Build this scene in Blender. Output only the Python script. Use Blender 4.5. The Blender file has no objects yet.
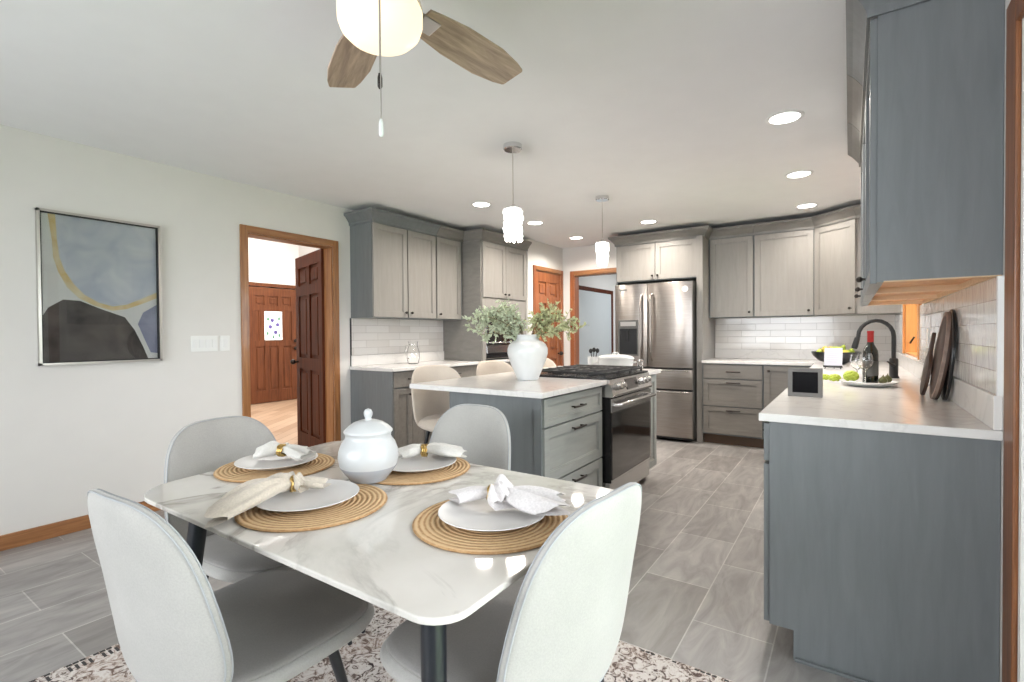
import bpy, bmesh, math, random
from mathutils import Vector, Matrix
random.seed(7)
S = bpy.context.scene
C = S.collection
PI = math.pi
R = math.radians

# ---------------------------------------------------------------- camera
CAM_H = 1.22
yaw, pitch, roll = 0.5970, -0.01443, 0.00747
F_PX = 497.4
cd = bpy.data.cameras.new('camera'); cam = bpy.data.objects.new('camera', cd); C.objects.link(cam)
cd.sensor_width = 36.0; cd.lens = F_PX / 1024 * 36.0; cd.clip_start = 0.02
cam.location = (0, 0, CAM_H)
cam.matrix_world = (Matrix.Translation((0, 0, CAM_H)) @ Matrix.Rotation(yaw, 4, 'Z') @
                    Matrix.Rotation(PI/2 + pitch, 4, 'X') @ Matrix.Rotation(-roll, 4, 'Z'))
S.camera = cam
# ---------------------------------------------------------------- view
S.view_settings.view_transform = 'Standard'
S.view_settings.look = 'None'
S.view_settings.gamma = 1.0
S.view_settings.use_curve_mapping = False
S.view_settings.exposure = 0.58
# ---------------------------------------------------------------- sky
w = bpy.data.worlds.new('sky'); S.world = w; w.use_nodes = True
wn = w.node_tree; wn.nodes.clear()
wo = wn.nodes.new('ShaderNodeOutputWorld'); bg = wn.nodes.new('ShaderNodeBackground')
bg.inputs['Color'].default_value = (0.90, 0.95, 1.0, 1); bg.inputs['Strength'].default_value = 8.0
wn.links.new(bg.outputs[0], wo.inputs[0])

def area(name, loc, rot, sx, sy, power, col=(1, 1, 1), portal=False, spread=180, shape='RECTANGLE'):
    l = bpy.data.lights.new(name, 'AREA'); l.shape = shape; l.size = sx
    if shape == 'RECTANGLE': l.size_y = sy
    l.energy = power; l.color = col; l.spread = R(spread)
    if portal: l.cycles.is_portal = True
    o = bpy.data.objects.new(name, l); C.objects.link(o); o.location = loc; o.rotation_euler = rot
    return o
area('patio_daylight', (0.62, 0.98, 1.05), (0, R(90), 0), 2.0, 1.85, 1, portal=True)
area('dining_window_daylight', (-1.9, -2.44, 1.35), (R(90), 0, 0), 3.3, 1.7, 1, portal=True)

# ================================================================ materials
M = {}
def newmat(name):
    m = bpy.data.materials.new(name); m.use_nodes = True
    nt = m.node_tree; b = nt.nodes['Principled BSDF']; M[name] = m
    return m, nt, b
def setp(b, rough=.5, metal=0., spec=.5, coat=0., trans=0., emis=None, estr=0., alpha=1., ior=None, sheen=0.):
    b.inputs['Roughness'].default_value = rough; b.inputs['Metallic'].default_value = metal
    b.inputs['Specular IOR Level'].default_value = spec; b.inputs['Coat Weight'].default_value = coat
    b.inputs['Coat Roughness'].default_value = .08
    b.inputs['Transmission Weight'].default_value = trans; b.inputs['Alpha'].default_value = alpha
    b.inputs['Sheen Weight'].default_value = sheen
    if ior: b.inputs['IOR'].default_value = ior
    if emis: b.inputs['Emission Color'].default_value = (*emis, 1); b.inputs['Emission Strength'].default_value = estr
def N(nt, t, **k):
    n = nt.nodes.new(t)
    for a, v in k.items():
        if a.startswith('i_'): n.inputs[a[2:].replace('_', ' ')].default_value = v
        else: setattr(n, a, v)
    return n
def coords(nt, scale=(1, 1, 1), rot=(0, 0, 0), kind='Object', loc=(0, 0, 0)):
    tc = N(nt, 'ShaderNodeTexCoord'); mp = N(nt, 'ShaderNodeMapping')
    mp.inputs['Scale'].default_value = scale; mp.inputs['Rotation'].default_value = rot; mp.inputs['Location'].default_value = loc
    nt.links.new(tc.outputs[kind], mp.inputs[0]); return mp.outputs[0]
def ramp(nt, fac, stops, interp='LINEAR'):
    r = N(nt, 'ShaderNodeValToRGB'); e = r.color_ramp.elements; r.color_ramp.interpolation = interp
    while len(e) < len(stops): e.new(.5)
    for i, (p, c) in enumerate(stops):
        e[i].position = p; e[i].color = (*c, 1)
    nt.links.new(fac, r.inputs[0]); return r.outputs[0]
def bump(nt, b, h, strength=.2, dist=.002):
    n = N(nt, 'ShaderNodeBump'); n.inputs['Strength'].default_value = strength; n.inputs['Distance'].default_value = dist
    nt.links.new(h, n.inputs['Height']); nt.links.new(n.outputs[0], b.inputs['Normal'])
def simple(name, c, **k):
    m, nt, b = newmat(name); 
    # a faint procedural variation keeps flat surfaces from looking synthetic
    n = N(nt, 'ShaderNodeTexNoise', i_Scale=6.0, i_Detail=2.0); nt.links.new(coords(nt), n.inputs['Vector'])
    v = .010 if 'paint' in name else .03
    o = ramp(nt, n.outputs[0], [(0.3, tuple(x*(1-v) for x in c)), (0.7, tuple(min(1, x*(1+v)) for x in c))])
    nt.links.new(o, b.inputs['Base Color']); setp(b, **k); return m
def grain(name, c1, c2, c3=None, scale=(30, 30, 2.0), rough=.4, coat=0., spec=.5, st=.15, lo=.3, hi=.7):
    m, nt, b = newmat(name)
    n = N(nt, 'ShaderNodeTexNoise', i_Scale=1.0, i_Detail=6.0, i_Roughness=.6, i_Distortion=.6)
    nt.links.new(coords(nt, scale), n.inputs['Vector'])
    st_ = [(lo, c1), (hi, c2)] if c3 is None else [(lo, c1), ((lo+hi)/2, c3), (hi, c2)]
    nt.links.new(ramp(nt, n.outputs[0], st_), b.inputs['Base Color'])
    bump(nt, b, n.outputs[0], st, .001); setp(b, rough=rough, coat=coat, spec=spec); return m
def fabric(name, c, v=.08, rough=.9, sheen=.25, sc=260):
    m, nt, b = newmat(name)
    n = N(nt, 'ShaderNodeTexNoise', i_Scale=float(sc), i_Detail=3.0); nt.links.new(coords(nt), n.inputs['Vector'])
    n2 = N(nt, 'ShaderNodeTexNoise', i_Scale=7.0, i_Detail=3.0); nt.links.new(coords(nt), n2.inputs['Vector'])
    a = N(nt, 'ShaderNodeMath', operation='ADD'); nt.links.new(n.outputs[0], a.inputs[0]); nt.links.new(n2.outputs[0], a.inputs[1])
    h = N(nt, 'ShaderNodeMath', operation='MULTIPLY'); h.inputs[1].default_value = .5; nt.links.new(a.outputs[0], h.inputs[0])
    nt.links.new(ramp(nt, h.outputs[0], [(.35, tuple(x*(1-v) for x in c)), (.65, tuple(min(1, x*(1+v)) for x in c))]), b.inputs['Base Color'])
    bump(nt, b, n.outputs[0], .35, .001); setp(b, rough=rough, sheen=sheen, spec=.25); return m

simple('wall_paint', (.72, .70, .67), rough=.85, spec=.2)
simple('ceiling_paint', (.83, .83, .835), rough=.9, spec=.15)
simple('hall_paint', (.78, .77, .75), rough=.9, spec=.15)
simple('grey_door_paint', (.56, .60, .62), rough=.5)
grain('oak', (.20, .075, .022), (.42, .19, .07), scale=(40, 40, 2.5), rough=.38, coat=.2)
grain('red_oak', (.13, .042, .014), (.30, .115, .042), scale=(60, 60, 2.5), rough=.4, coat=.1)
grain('oak_rail', (.20, .075, .022), (.42, .19, .07), scale=(3, 3, 45), rough=.38, coat=.2)
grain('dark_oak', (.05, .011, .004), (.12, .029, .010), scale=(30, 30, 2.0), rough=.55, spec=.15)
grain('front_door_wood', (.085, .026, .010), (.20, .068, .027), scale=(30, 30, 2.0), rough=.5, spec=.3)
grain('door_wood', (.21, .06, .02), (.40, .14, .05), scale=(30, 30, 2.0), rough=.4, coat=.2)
grain('honey_wood', (.52, .20, .05), (.75, .34, .10), scale=(30, 30, 2.0), rough=.4, coat=.2)
grain('raw_wood', (.62, .42, .24), (.78, .58, .38), scale=(3, 30, 30), rough=.6)
grain('slate_cabinet', (.140, .151, .156), (.170, .182, .187), scale=(26, 26, 3.0), rough=.42, st=.08)
grain('cabinet_half_lit', (.175, .165, .152), (.22, .208, .192), scale=(8, 8, 26), rough=.42, st=.08)  # cabinet grey lightened in colour for the lit tower side and crowns
grain('cabinet_lit', (.265, .248, .228), (.305, .287, .266), scale=(26, 26, 3.0), rough=.42, st=.1)  # lighter copy of the cabinet grey, light on the fronts put in its colour
grain('drawer_taupe', (.165, .150, .133), (.215, .198, .178), scale=(3, 26, 26), rough=.42, st=.1)
grain('island_front_lit', (.285, .292, .272), (.325, .333, .312), scale=(60, 5, 60), rough=.42, st=.1)  # cabinet grey lightened in colour for side light on the island fronts
simple('toe_board', (.10, .055, .03), rough=.5)  # plain dark brown board of the toe kicks
simple('white_trim', (.8, .8, .79), rough=.45)
simple('vinyl_white', (.83, .82, .78), rough=.4)
simple('black_metal', (.012, .014, .018), rough=.32, spec=.6)
simple('matte_black', (.015, .015, .016), rough=.55)
simple('bronze_knob', (.035, .028, .024), rough=.35, metal=.6)
simple('chrome', (.75, .75, .76), rough=.12, metal=1.)
simple('gold', (.62, .43, .16), rough=.28, metal=1.)
simple('white_ceramic', (.68, .69, .69), rough=.3, coat=.15)
simple('tureen_shade', (.36, .375, .40), rough=.25, coat=.3)  # grey for the painted shade low on the tureen
simple('tureen_white', (.50, .51, .51), rough=.3, coat=.15)
simple('plate_white', (.64, .62, .60), rough=.38)
simple('black_glass', (.02, .016, .014), rough=.06, spec=.8, coat=.6)
simple('black_enamel', (.01, .01, .011), rough=.25)
simple('rubber', (.03, .03, .03), rough=.8)
simple('switch_plastic', (.82, .82, .80), rough=.4)
simple('leaf_green', (.10, .17, .05), rough=.6)
simple('leaf_pale', (.50, .55, .40), rough=.6)
simple('leaf_olive', (.50, .52, .30), rough=.6)
simple('stem_brown', (.16, .12, .06), rough=.7)
simple('lime_green', (.42, .52, .06), rough=.45)
simple('yellow_leaf', (.62, .50, .10), rough=.55)
simple('brown_leaf', (.25, .10, .03), rough=.6)
simple('dark_olive', (.10, .10, .03), rough=.4)
simple('wine_red', (.42, .02, .02), rough=.4)
simple('bottle_glass', (.008, .012, .010), rough=.06, spec=.8)
simple('paper', (.50, .50, .56), rough=.7)
simple('ink', (.35, .35, .42), rough=.8)
simple('frame_grey', (.10, .098, .092), rough=.4)
simple('bezel_grey', (.22, .21, .20), rough=.4)
simple('screen_dark', (.006, .006, .008), rough=.1)
grain('walnut', (.032, .016, .011), (.085, .046, .030), scale=(30, 4, 4), rough=.5)
grain('board_edge', (.20, .14, .11), (.30, .22, .18), scale=(30, 30, 30), rough=.6)
grain('fan_wood', (.26, .18, .14), (.62, .47, .37), (.45, .33, .25), scale=(4, 38, 4), rough=.5)
simple('nickel', (.55, .52, .49), rough=.3, metal=1.)
fabric('chair_fabric', (.39, .378, .355))
fabric('seat_fabric', (.27, .258, .245), sheen=.1)
fabric('stool_fabric', (.60, .52, .44))
fabric('linen', (.52, .46, .38), v=.14, sc=180)
fabric('linen_grey', (.58, .55, .54), v=.14, sc=180)
fabric('linen_white', (.56, .54, .50), v=.08, sc=180)
m, nt, b = newmat('clear_glass'); setp(b, rough=.02, trans=1., ior=1.45); b.inputs['Base Color'].default_value = (1, 1, 1, 1)
m, nt, b = newmat('window_glass'); nt.nodes.remove(b)
gl = N(nt, 'ShaderNodeBsdfGlossy', i_Roughness=.01); tr = N(nt, 'ShaderNodeBsdfTransparent'); mx = N(nt, 'ShaderNodeMixShader'); fr = N(nt, 'ShaderNodeFresnel', i_IOR=1.45)
nt.links.new(fr.outputs[0], mx.inputs[0]); nt.links.new(tr.outputs[0], mx.inputs[1]); nt.links.new(gl.outputs[0], mx.inputs[2]); nt.links.new(mx.outputs[0], nt.nodes['Material Output'].inputs[0])
def emit(name, c, s, base=(.8, .8, .8), rough=.3):
    m, nt, b = newmat(name); b.inputs['Base Color'].default_value = (*base, 1); setp(b, rough=rough, emis=c, estr=s); return m
emit('lamp_glow', (1, .97, .92), 9.0)
emit('fan_glow', (1.0, .84, .60), .70, base=(.55, .50, .42))
emit('fan_glow_rim', (1.0, .9, .72), .55, base=(.9, .85, .75))
emit('crystal', (1, .97, .93), 1.0, base=(.95, .95, .95), rough=.08)
emit('pendant_tube', (1, .95, .88), 3.0)
emit('lead_glass_glow', (.92, 1.0, .96), .9)  # daylight behind the front door glass put in as a glow
simple('glass_violet', (.16, .12, .38), rough=.2)
simple('glass_green', (.12, .30, .18), rough=.2)
# stainless with vertical brushing
m, nt, b = newmat('stainless')
n = N(nt, 'ShaderNodeTexNoise', i_Scale=1.0, i_Detail=3.0); nt.links.new(coords(nt, (6, 6, 260)), n.inputs['Vector'])
nt.links.new(ramp(nt, n.outputs[0], [(.3, (.33, .295, .27)), (.7, (.40, .365, .34))]), b.inputs['Base Color'])
setp(b, rough=.30, metal=1.); b.inputs['Anisotropic'].default_value = .8; b.inputs['Anisotropic Rotation'].default_value = .25
bump(nt, b, n.outputs[0], .06, .0005)
m, nt, b = newmat('stainless_bright'); b.inputs['Base Color'].default_value = (.62, .61, .60, 1); setp(b, rough=.22, metal=1.)
# quartz
m, nt, b = newmat('quartz')
n = N(nt, 'ShaderNodeTexNoise', i_Scale=3.0, i_Detail=8.0, i_Distortion=1.2); nt.links.new(coords(nt), n.inputs['Vector'])
nt.links.new(ramp(nt, n.outputs[0], [(.35, (.74, .72, .70)), (.49, (.72, .70, .68)), (.515, (.66, .64, .62)), (.54, (.73, .71, .69))]), b.inputs['Base Color']); setp(b, rough=.18)
# marble table top
m, nt, b = newmat('marble')
cv = coords(nt, rot=(0, 0, R(25)))
n1 = N(nt, 'ShaderNodeTexNoise', i_Scale=1.75, i_Detail=9.0, i_Roughness=.62, i_Distortion=1.3); nt.links.new(cv, n1.inputs['Vector'])
vein = ramp(nt, n1.outputs[0], [(.0, (0, 0, 0)), (.455, (0, 0, 0)), (.490, (.95, .95, .95)), (.510, (.55, .55, .55)), (.565, (0, 0, 0))])
n2 = N(nt, 'ShaderNodeTexNoise', i_Scale=1.7, i_Detail=4.0); nt.links.new(coords(nt, loc=(3.1, 1.7, 0)), n2.inputs['Vector'])
msk = ramp(nt, n2.outputs[0], [(.36, (.15, .15, .15)), (.55, (1, 1, 1))])
mm = N(nt, 'ShaderNodeMath', operation='MULTIPLY'); nt.links.new(vein, mm.inputs[0]); nt.links.new(msk, mm.inputs[1])
n3 = N(nt, 'ShaderNodeTexNoise', i_Scale=4.0, i_Detail=6.0); nt.links.new(cv, n3.inputs['Vector'])
base = ramp(nt, n3.outputs[0], [(.35, (.56, .535, .49)), (.65, (.64, .615, .575))])
mix = N(nt, 'ShaderNodeMix', data_type='RGBA'); nt.links.new(mm.outputs[0], mix.inputs['Factor']); nt.links.new(base, mix.inputs['A']); mix.inputs['B'].default_value = (.27, .25, .225, 1)
nt.links.new(mix.outputs['Result'], b.inputs['Base Color']); setp(b, rough=.05)
# floor tiles : long side runs along +Y
def tile_floor():
    m, nt, b = newmat('floor_tile')
    v = coords(nt, (1, 1, 1), rot=(0, 0, R(90)), loc=(0.33, -0.365+.305*0, 0))
    br = N(nt, 'ShaderNodeTexBrick'); nt.links.new(v, br.inputs['Vector'])
    br.offset = .5; br.offset_frequency = 2; br.squash = 1.0
    br.inputs['Scale'].default_value = 1.0; br.inputs['Brick Width'].default_value = .61; br.inputs['Row Height'].default_value = .305
    br.inputs['Mortar Size'].default_value = .0028; br.inputs['Mortar Smooth'].default_value = .15; br.inputs['Bias'].default_value = 0
    br.inputs['Color1'].default_value = (.215, .20, .19, 1); br.inputs['Color2'].default_value = (.34, .325, .315, 1); br.inputs['Mortar'].default_value = (.47, .45, .43, 1)
    n = N(nt, 'ShaderNodeTexNoise', i_Scale=1.0, i_Detail=7.0, i_Roughness=.6, i_Distortion=1.5); nt.links.new(coords(nt, (9, 2.2, 1)), n.inputs['Vector'])
    k = ramp(nt, n.outputs[0], [(.3, (.68, .67, .66)), (.5, (.95, .95, .95)), (.72, (1.28, 1.27, 1.25))])
    mx = N(nt, 'ShaderNodeMix', data_type='RGBA', blend_type='MULTIPLY'); mx.inputs['Factor'].default_value = 1
    nt.links.new(br.outputs['Color'], mx.inputs['A']); nt.links.new(k, mx.inputs['B']); nt.links.new(mx.outputs['Result'], b.inputs['Base Color'])
    setp(b, rough=.36, spec=.5)
    inv = N(nt, 'ShaderNodeMath', operation='SUBTRACT'); inv.inputs[0].default_value = 1; nt.links.new(br.outputs['Fac'], inv.inputs[1]); bump(nt, b, inv.outputs[0], .25, .002)
tile_floor()
def planks():
    m, nt, b = newmat('hall_planks')
    br = N(nt, 'ShaderNodeTexBrick'); nt.links.new(coords(nt, rot=(0, 0, R(55))), br.inputs['Vector'])
    br.inputs['Scale'].default_value = 1.0; br.inputs['Brick Width'].default_value = .9; br.inputs['Row Height'].default_value = .14; br.inputs['Mortar Size'].default_value = .004
    br.inputs['Color1'].default_value = (.36, .23, .145, 1); br.inputs['Color2'].default_value = (.50, .35, .24, 1); br.inputs['Mortar'].default_value = (.25, .15, .09, 1)
    nt.links.new(br.outputs['Color'], b.inputs['Base Color']); setp(b, rough=.4)
planks()
# glazed wall tile; U axis chosen per wall
def wall_tile(name, axis, w=.30, h=.0735, z0=.0, wob=.5, mortar=(.50, .47, .44), c1=(.66, .63, .60), c2=(.76, .74, .715), u0=0):
    m, nt, b = newmat(name)
    tc = N(nt, 'ShaderNodeTexCoord'); sp = N(nt, 'ShaderNodeSeparateXYZ'); cb = N(nt, 'ShaderNodeCombineXYZ')
    nt.links.new(tc.outputs['Object'], sp.inputs[0]); nt.links.new(sp.outputs[axis], cb.inputs[0]); nt.links.new(sp.outputs['Z'], cb.inputs[1])
    mp = N(nt, 'ShaderNodeMapping'); mp.inputs['Location'].default_value = (u0, -z0, 0); nt.links.new(cb.outputs[0], mp.inputs[0])
    br = N(nt, 'ShaderNodeTexBrick'); nt.links.new(mp.outputs[0], br.inputs['Vector'])
    br.inputs['Scale'].default_value = 1.0; br.inputs['Brick Width'].default_value = w; br.inputs['Row Height'].default_value = h
    br.inputs['Mortar Size'].default_value = .0018; br.inputs['Mortar Smooth'].default_value = .2; br.inputs['Bias'].default_value = 0
    br.inputs['Color1'].default_value = (*c1, 1); br.inputs['Color2'].default_value = (*c2, 1); br.inputs['Mortar'].default_value = (*mortar, 1)
    nt.links.new(br.outputs['Color'], b.inputs['Base Color'])
    n = N(nt, 'ShaderNodeTexNoise', i_Scale=1.0, i_Detail=2.0, i_Distortion=.4); nt.links.new(coords(nt, (28, 28, 14)), n.inputs['Vector'])
    ad = N(nt, 'ShaderNodeMath', operation='MULTIPLY_ADD'); ad.inputs[1].default_value = wob; nt.links.new(n.outputs[0], ad.inputs[0])
    inv = N(nt, 'ShaderNodeMath', operation='SUBTRACT'); inv.inputs[0].default_value = 1; nt.links.new(br.outputs['Fac'], inv.inputs[1])
    nt.links.new(inv.outputs[0], ad.inputs[2]); bump(nt, b, ad.outputs[0], .6, .004); setp(b, rough=.12, coat=.3)
wall_tile('tile_x', 'X', z0=1.02, wob=.3)
wall_tile('tile_y', 'Y', z0=1.02, wob=1.1)
# rug
m, nt, b = newmat('rug_pile')
n1 = N(nt, 'ShaderNodeTexNoise', i_Scale=26.0, i_Detail=6.0, i_Roughness=.7, i_Distortion=1.8); nt.links.new(coords(nt), n1.inputs['Vector'])
n2 = N(nt, 'ShaderNodeTexNoise', i_Scale=3.5, i_Detail=3.0); nt.links.new(coords(nt, loc=(5, 2, 0)), n2.inputs['Vector'])
a_ = ramp(nt, n1.outputs[0], [(.40, (.66, .62, .59)), (.50, (.60, .55, .51)), (.54, (.20, .15, .13)), (.60, (.05, .04, .04))])
b_ = ramp(nt, n1.outputs[0], [(.42, (.66, .62, .59)), (.52, (.52, .44, .39)), (.60, (.20, .14, .115))])
mk = ramp(nt, n2.outputs[0], [(.42, (0, 0, 0)), (.58, (1, 1, 1))])
mx = N(nt, 'ShaderNodeMix', data_type='RGBA'); nt.links.new(mk, mx.inputs['Factor']); nt.links.new(a_, mx.inputs['A']); nt.links.new(b_, mx.inputs['B'])
nt.links.new(mx.outputs['Result'], b.inputs['Base Color']); bump(nt, b, n1.outputs[0], .5, .004); setp(b, rough=.95, spec=.1)
simple('rug_border', (.05, .045, .045), rough=.95)
# woven mat (rings around the mat's own centre)
m, nt, b = newmat('woven_straw')
wv = N(nt, 'ShaderNodeTexWave', wave_type='RINGS', rings_direction='Z', i_Scale=23.0, i_Distortion=.6, i_Detail=2.0); wv.inputs['Detail Scale'].default_value = 6
nt.links.new(coords(nt), wv.inputs['Vector'])
n1 = N(nt, 'ShaderNodeTexNoise', i_Scale=90.0, i_Detail=2.0); nt.links.new(coords(nt), n1.inputs['Vector'])
ad = N(nt, 'ShaderNodeMath', operation='MULTIPLY_ADD'); ad.inputs[1].default_value = .8; nt.links.new(n1.outputs[0], ad.inputs[0]); nt.links.new(wv.outputs['Fac'], ad.inputs[2])
nt.links.new(ramp(nt, ad.outputs[0], [(.30, (.33, .19, .085)), (.7, (.50, .32, .165)), (1.3, (.60, .42, .24))]), b.inputs['Base Color'])
bump(nt, b, ad.outputs[0], .7, .004); setp(b, rough=.85, spec=.2)

# ================================================================ mesh helpers
class MB:
    def __init__(s): s.bm = bmesh.new()
    def obox(s, O, U, V, W, u0, u1, v0, v1, w0, w1, bev=0):
        O, U, V, W = map(Vector, (O, U, V, W)); bm = s.bm
        P = [[[bm.verts.new(O + U*u + V*v + W*ww) for ww in (w0, w1)] for v in (v0, v1)] for u in (u0, u1)]
        q = [(P[0][0][0], P[0][0][1], P[0][1][1], P[0][1][0]), (P[1][0][0], P[1][1][0], P[1][1][1], P[1][0][1]),
             (P[0][0][0], P[1][0][0], P[1][0][1], P[0][0][1]), (P[0][1][0], P[0][1][1], P[1][1][1], P[1][1][0]),
             (P[0][0][0], P[0][1][0], P[1][1][0], P[1][0][0]), (P[0][0][1], P[1][0][1], P[1][1][1], P[0][1][1])]
        fs = [bm.faces.new(f) for f in q]
        bmesh.ops.recalc_face_normals(bm, faces=fs)
        if bev > 0:
            es = list({e for f in fs for e in f.edges})
            bmesh.ops.bevel(bm, geom=es, offset=bev, segments=2, affect='EDGES', profile=.5)
        return s
    def box(s, x0, x1, y0, y1, z0, z1, bev=0):
        return s.obox((0, 0, 0), (1, 0, 0), (0, 1, 0), (0, 0, 1), x0, x1, y0, y1, z0, z1, bev)
    def lathe(s, prof, c=(0, 0, 0), n=32, axis='Z', cap=True):
        bm = s.bm; rings = []; c = Vector(c)
        for r, z in prof:
            ring = []
            for i in range(n):
                a = 2*PI*i/n; p = Vector((r*math.cos(a), r*math.sin(a), z))
                if axis == 'X': p = Vector((p.z, p.x, p.y))
                if axis == 'Y': p = Vector((p.x, p.z, p.y))
                ring.append(bm.verts.new(c + p))
            rings.append(ring)
        fs = []
        for a, b_ in zip(rings, rings[1:]):
            for i in range(n): fs.append(bm.faces.new((a[i], a[(i+1) % n], b_[(i+1) % n], b_[i])))
        if cap:
            for rg in (rings[0], rings[-1]):
                try: fs.append(bm.faces.new(rg))
                except ValueError: pass
        bmesh.ops.recalc_face_normals(bm, faces=fs); return s
    def tube(s, pts, rad, n=12, close=True):
        bm = s.bm; pts = [Vector(p) for p in pts]; k = len(pts)
        rs = rad if isinstance(rad, (list, tuple)) else [rad]*k
        rings = []; up = Vector((0, 0, 1)); prev = None
        for i, p in enumerate(pts):
            t = (pts[min(i+1, k-1)] - pts[max(i-1, 0)]).normalized()
            if prev is None:
                a = up if abs(t.z) < .95 else Vector((1, 0, 0)); x = t.cross(a).normalized()
            else: x = (prev - t*prev.dot(t)).normalized()
            prev = x; y = t.cross(x)
            rings.append([bm.verts.new(p + (x*math.cos(2*PI*j/n) + y*math.sin(2*PI*j/n))*rs[i]) for j in range(n)])
        fs = []
        for a, b_ in zip(rings, rings[1:]):
            for i in range(n): fs.append(bm.faces.new((a[i], a[(i+1) % n], b_[(i+1) % n], b_[i])))
        if close: fs += [bm.faces.new(rings[0]), bm.faces.new(rings[-1])]
        bmesh.ops.recalc_face_normals(bm, faces=fs); return s
    def prism(s, pts, d0, d1, ax='Z', bev=0):
        bm = s.bm
        def mk(p, d): return (p[0], p[1], d) if ax == 'Z' else ((p[0], d, p[1]) if ax == 'Y' else (d, p[0], p[1]))
        a = [bm.verts.new(mk(p, d0)) for p in pts]; b_ = [bm.verts.new(mk(p, d1)) for p in pts]
        fs = [bm.faces.new(a), bm.faces.new(b_)]
        n = len(pts)
        for i in range(n): fs.append(bm.faces.new((a[i], a[(i+1) % n], b_[(i+1) % n], b_[i])))
        bmesh.ops.recalc_face_normals(bm, faces=fs)
        if bev:
            es = [e for f in fs[:2] for e in f.edges]
            bmesh.ops.bevel(bm, geom=es, offset=bev, segments=3, affect='EDGES', profile=.5)
        return s
    def sphere(s, c, r, sc=(1, 1, 1), seg=16, rot=None):
        mt = Matrix.Translation(c) @ (rot.to_4x4() if rot else Matrix()) @ Matrix.Diagonal((*sc, 1))
        bmesh.ops.create_uvsphere(s.bm, u_segments=seg, v_segments=max(6, seg*2//3), radius=r, matrix=mt); return s
    def pillow(s, outline, thick, mapf, rings=8, edge=3.0):
        """closed cushion from a 2-D outline; mapf(a,b,t)->xyz"""
        bm = s.bm; n = len(outline); cx = sum(p[0] for p in outline)/n; cy = sum(p[1] for p in outline)/n
        fs = []; last = []
        for side in (1, -1):
            cen = bm.verts.new(mapf(cx, cy, side*thick/2)); prevr = None
            for k in range(1, rings+1):
                r = math.sin(PI/2*k/rings); t = side*thick/2*max(0, 1-r**edge)**.5
                if k == rings and side == -1: rg = last
                else: rg = [bm.verts.new(mapf(cx+(p[0]-cx)*r, cy+(p[1]-cy)*r, t)) for p in outline]
                if k == rings: last = rg
                for i in range(n):
                    j = (i+1) % n
                    if prevr is None: fs.append(bm.faces.new((cen, rg[i], rg[j])))
                    else: fs.append(bm.faces.new((prevr[i], rg[i], rg[j], prevr[j])))
                prevr = rg
        bmesh.ops.recalc_face_normals(bm, faces=fs); return s
    def build(s, name, mat, parent=None, smooth=None, loc=None):
        me = bpy.data.meshes.new(name); s.bm.to_mesh(me); s.bm.free()
        me.materials.append(M[mat] if isinstance(mat, str) else mat)
        if smooth is not None:
            me.shade_smooth()
            if smooth < 180: me.set_sharp_from_angle(angle=R(smooth))
        o = bpy.data.objects.new(name, me); C.objects.link(o)
        if parent: o.parent = parent
        if parent is not None and parent.get('_w'): o.location = -Vector(parent.location)
        if loc: o.location = loc
        return o

def tag(o, label, cat, group=None):
    o['label'] = label; o['category'] = cat
    if group: o['group'] = group
    return o
def thing(name, label, cat, loc=(0, 0, 0), rz=0, group=None, world=False):
    o = bpy.data.objects.new(name, None); C.objects.link(o); o.location = loc; o.rotation_euler = (0, 0, rz)
    o.empty_display_size = .05
    if world: o['_w'] = True
    return tag(o, label, cat, group)
def struct(o): o['kind'] = 'structure'; return o
def dup(root, loc, rz=0, label=None):
    r = root.copy(); C.objects.link(r); r.location = loc; r.rotation_euler = (0, 0, rz)
    if label: r['label'] = label
    for ch in list(root.children):
        c = ch.copy(); C.objects.link(c); c.parent = r
        for g in list(ch.children):
            d = g.copy(); C.objects.link(d); d.parent = c
    return r
X, Y, Z = Vector((1, 0, 0)), Vector((0, 1, 0)), Vector((0, 0, 1))

# ================================================================ room shell
XL, XR, YB, YF, H = -4.02, .385, 6.34, -2.2, 2.44
o = MB().box(XL-.12, XR+.25, YF-.15, YB+3.5, -.1, 0).build('floor', 'floor_tile'); struct(o)
o = MB().box(XL, XR+.2, YF, YB+.12, H, H+.1).build('ceiling', 'ceiling_paint'); struct(o)
DY0, DY1, DZ = 2.125, 2.925, 2.05
wl = MB().box(XL-.12, XL, YF-.12, DY0, 0, H).box(XL-.12, XL, DY1, YB+.12, 0, H).box(XL-.12, XL, DY0, DY1, DZ, H)
struct(wl.build('wall_left', 'wall_paint'))
BX0, BX1, BZ = -3.235, -2.44, 2.04
wb = MB().box(XL, BX0, YB, YB+.12, 0, H).box(BX1, XR+.2, YB, YB+.12, 0, H).box(BX0, BX1, YB, YB+.12, BZ, H)
struct(wb.build('wall_back', 'wall_paint'))
WY0, WY1, WZ0, WZ1 = 4.22, 5.30, 1.03, 2.0
PY0, PY1, PZ = .03, 1.905, 2.06
wr = MB()
wr.box(XR, XR+.16, YF-.12, PY0, 0, H).box(XR, XR+.16, PY0, PY1, PZ, H).box(XR, XR+.16, PY1, WY0, 0, H)
wr.box(XR, XR+.16, WY0, WY1, 0, WZ0).box(XR, XR+.16, WY0, WY1, WZ1, H).box(XR, XR+.16, WY1, YB, 0, H)
struct(wr.build('wall_right', 'wall_paint'))
FX0, FX1, FZ0, FZ1 = -3.5, -.3, .55, 2.15
wf = MB().box(XL, FX0, YF-.12, YF, 0, H).box(FX1, XR, YF-.12, YF, 0, H).box(FX0, FX1, YF-.12, YF, 0, FZ0).box(FX0, FX1, YF-.12, YF, FZ1, H)
struct(wf.build('wall_front', 'wall_paint'))
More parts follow.
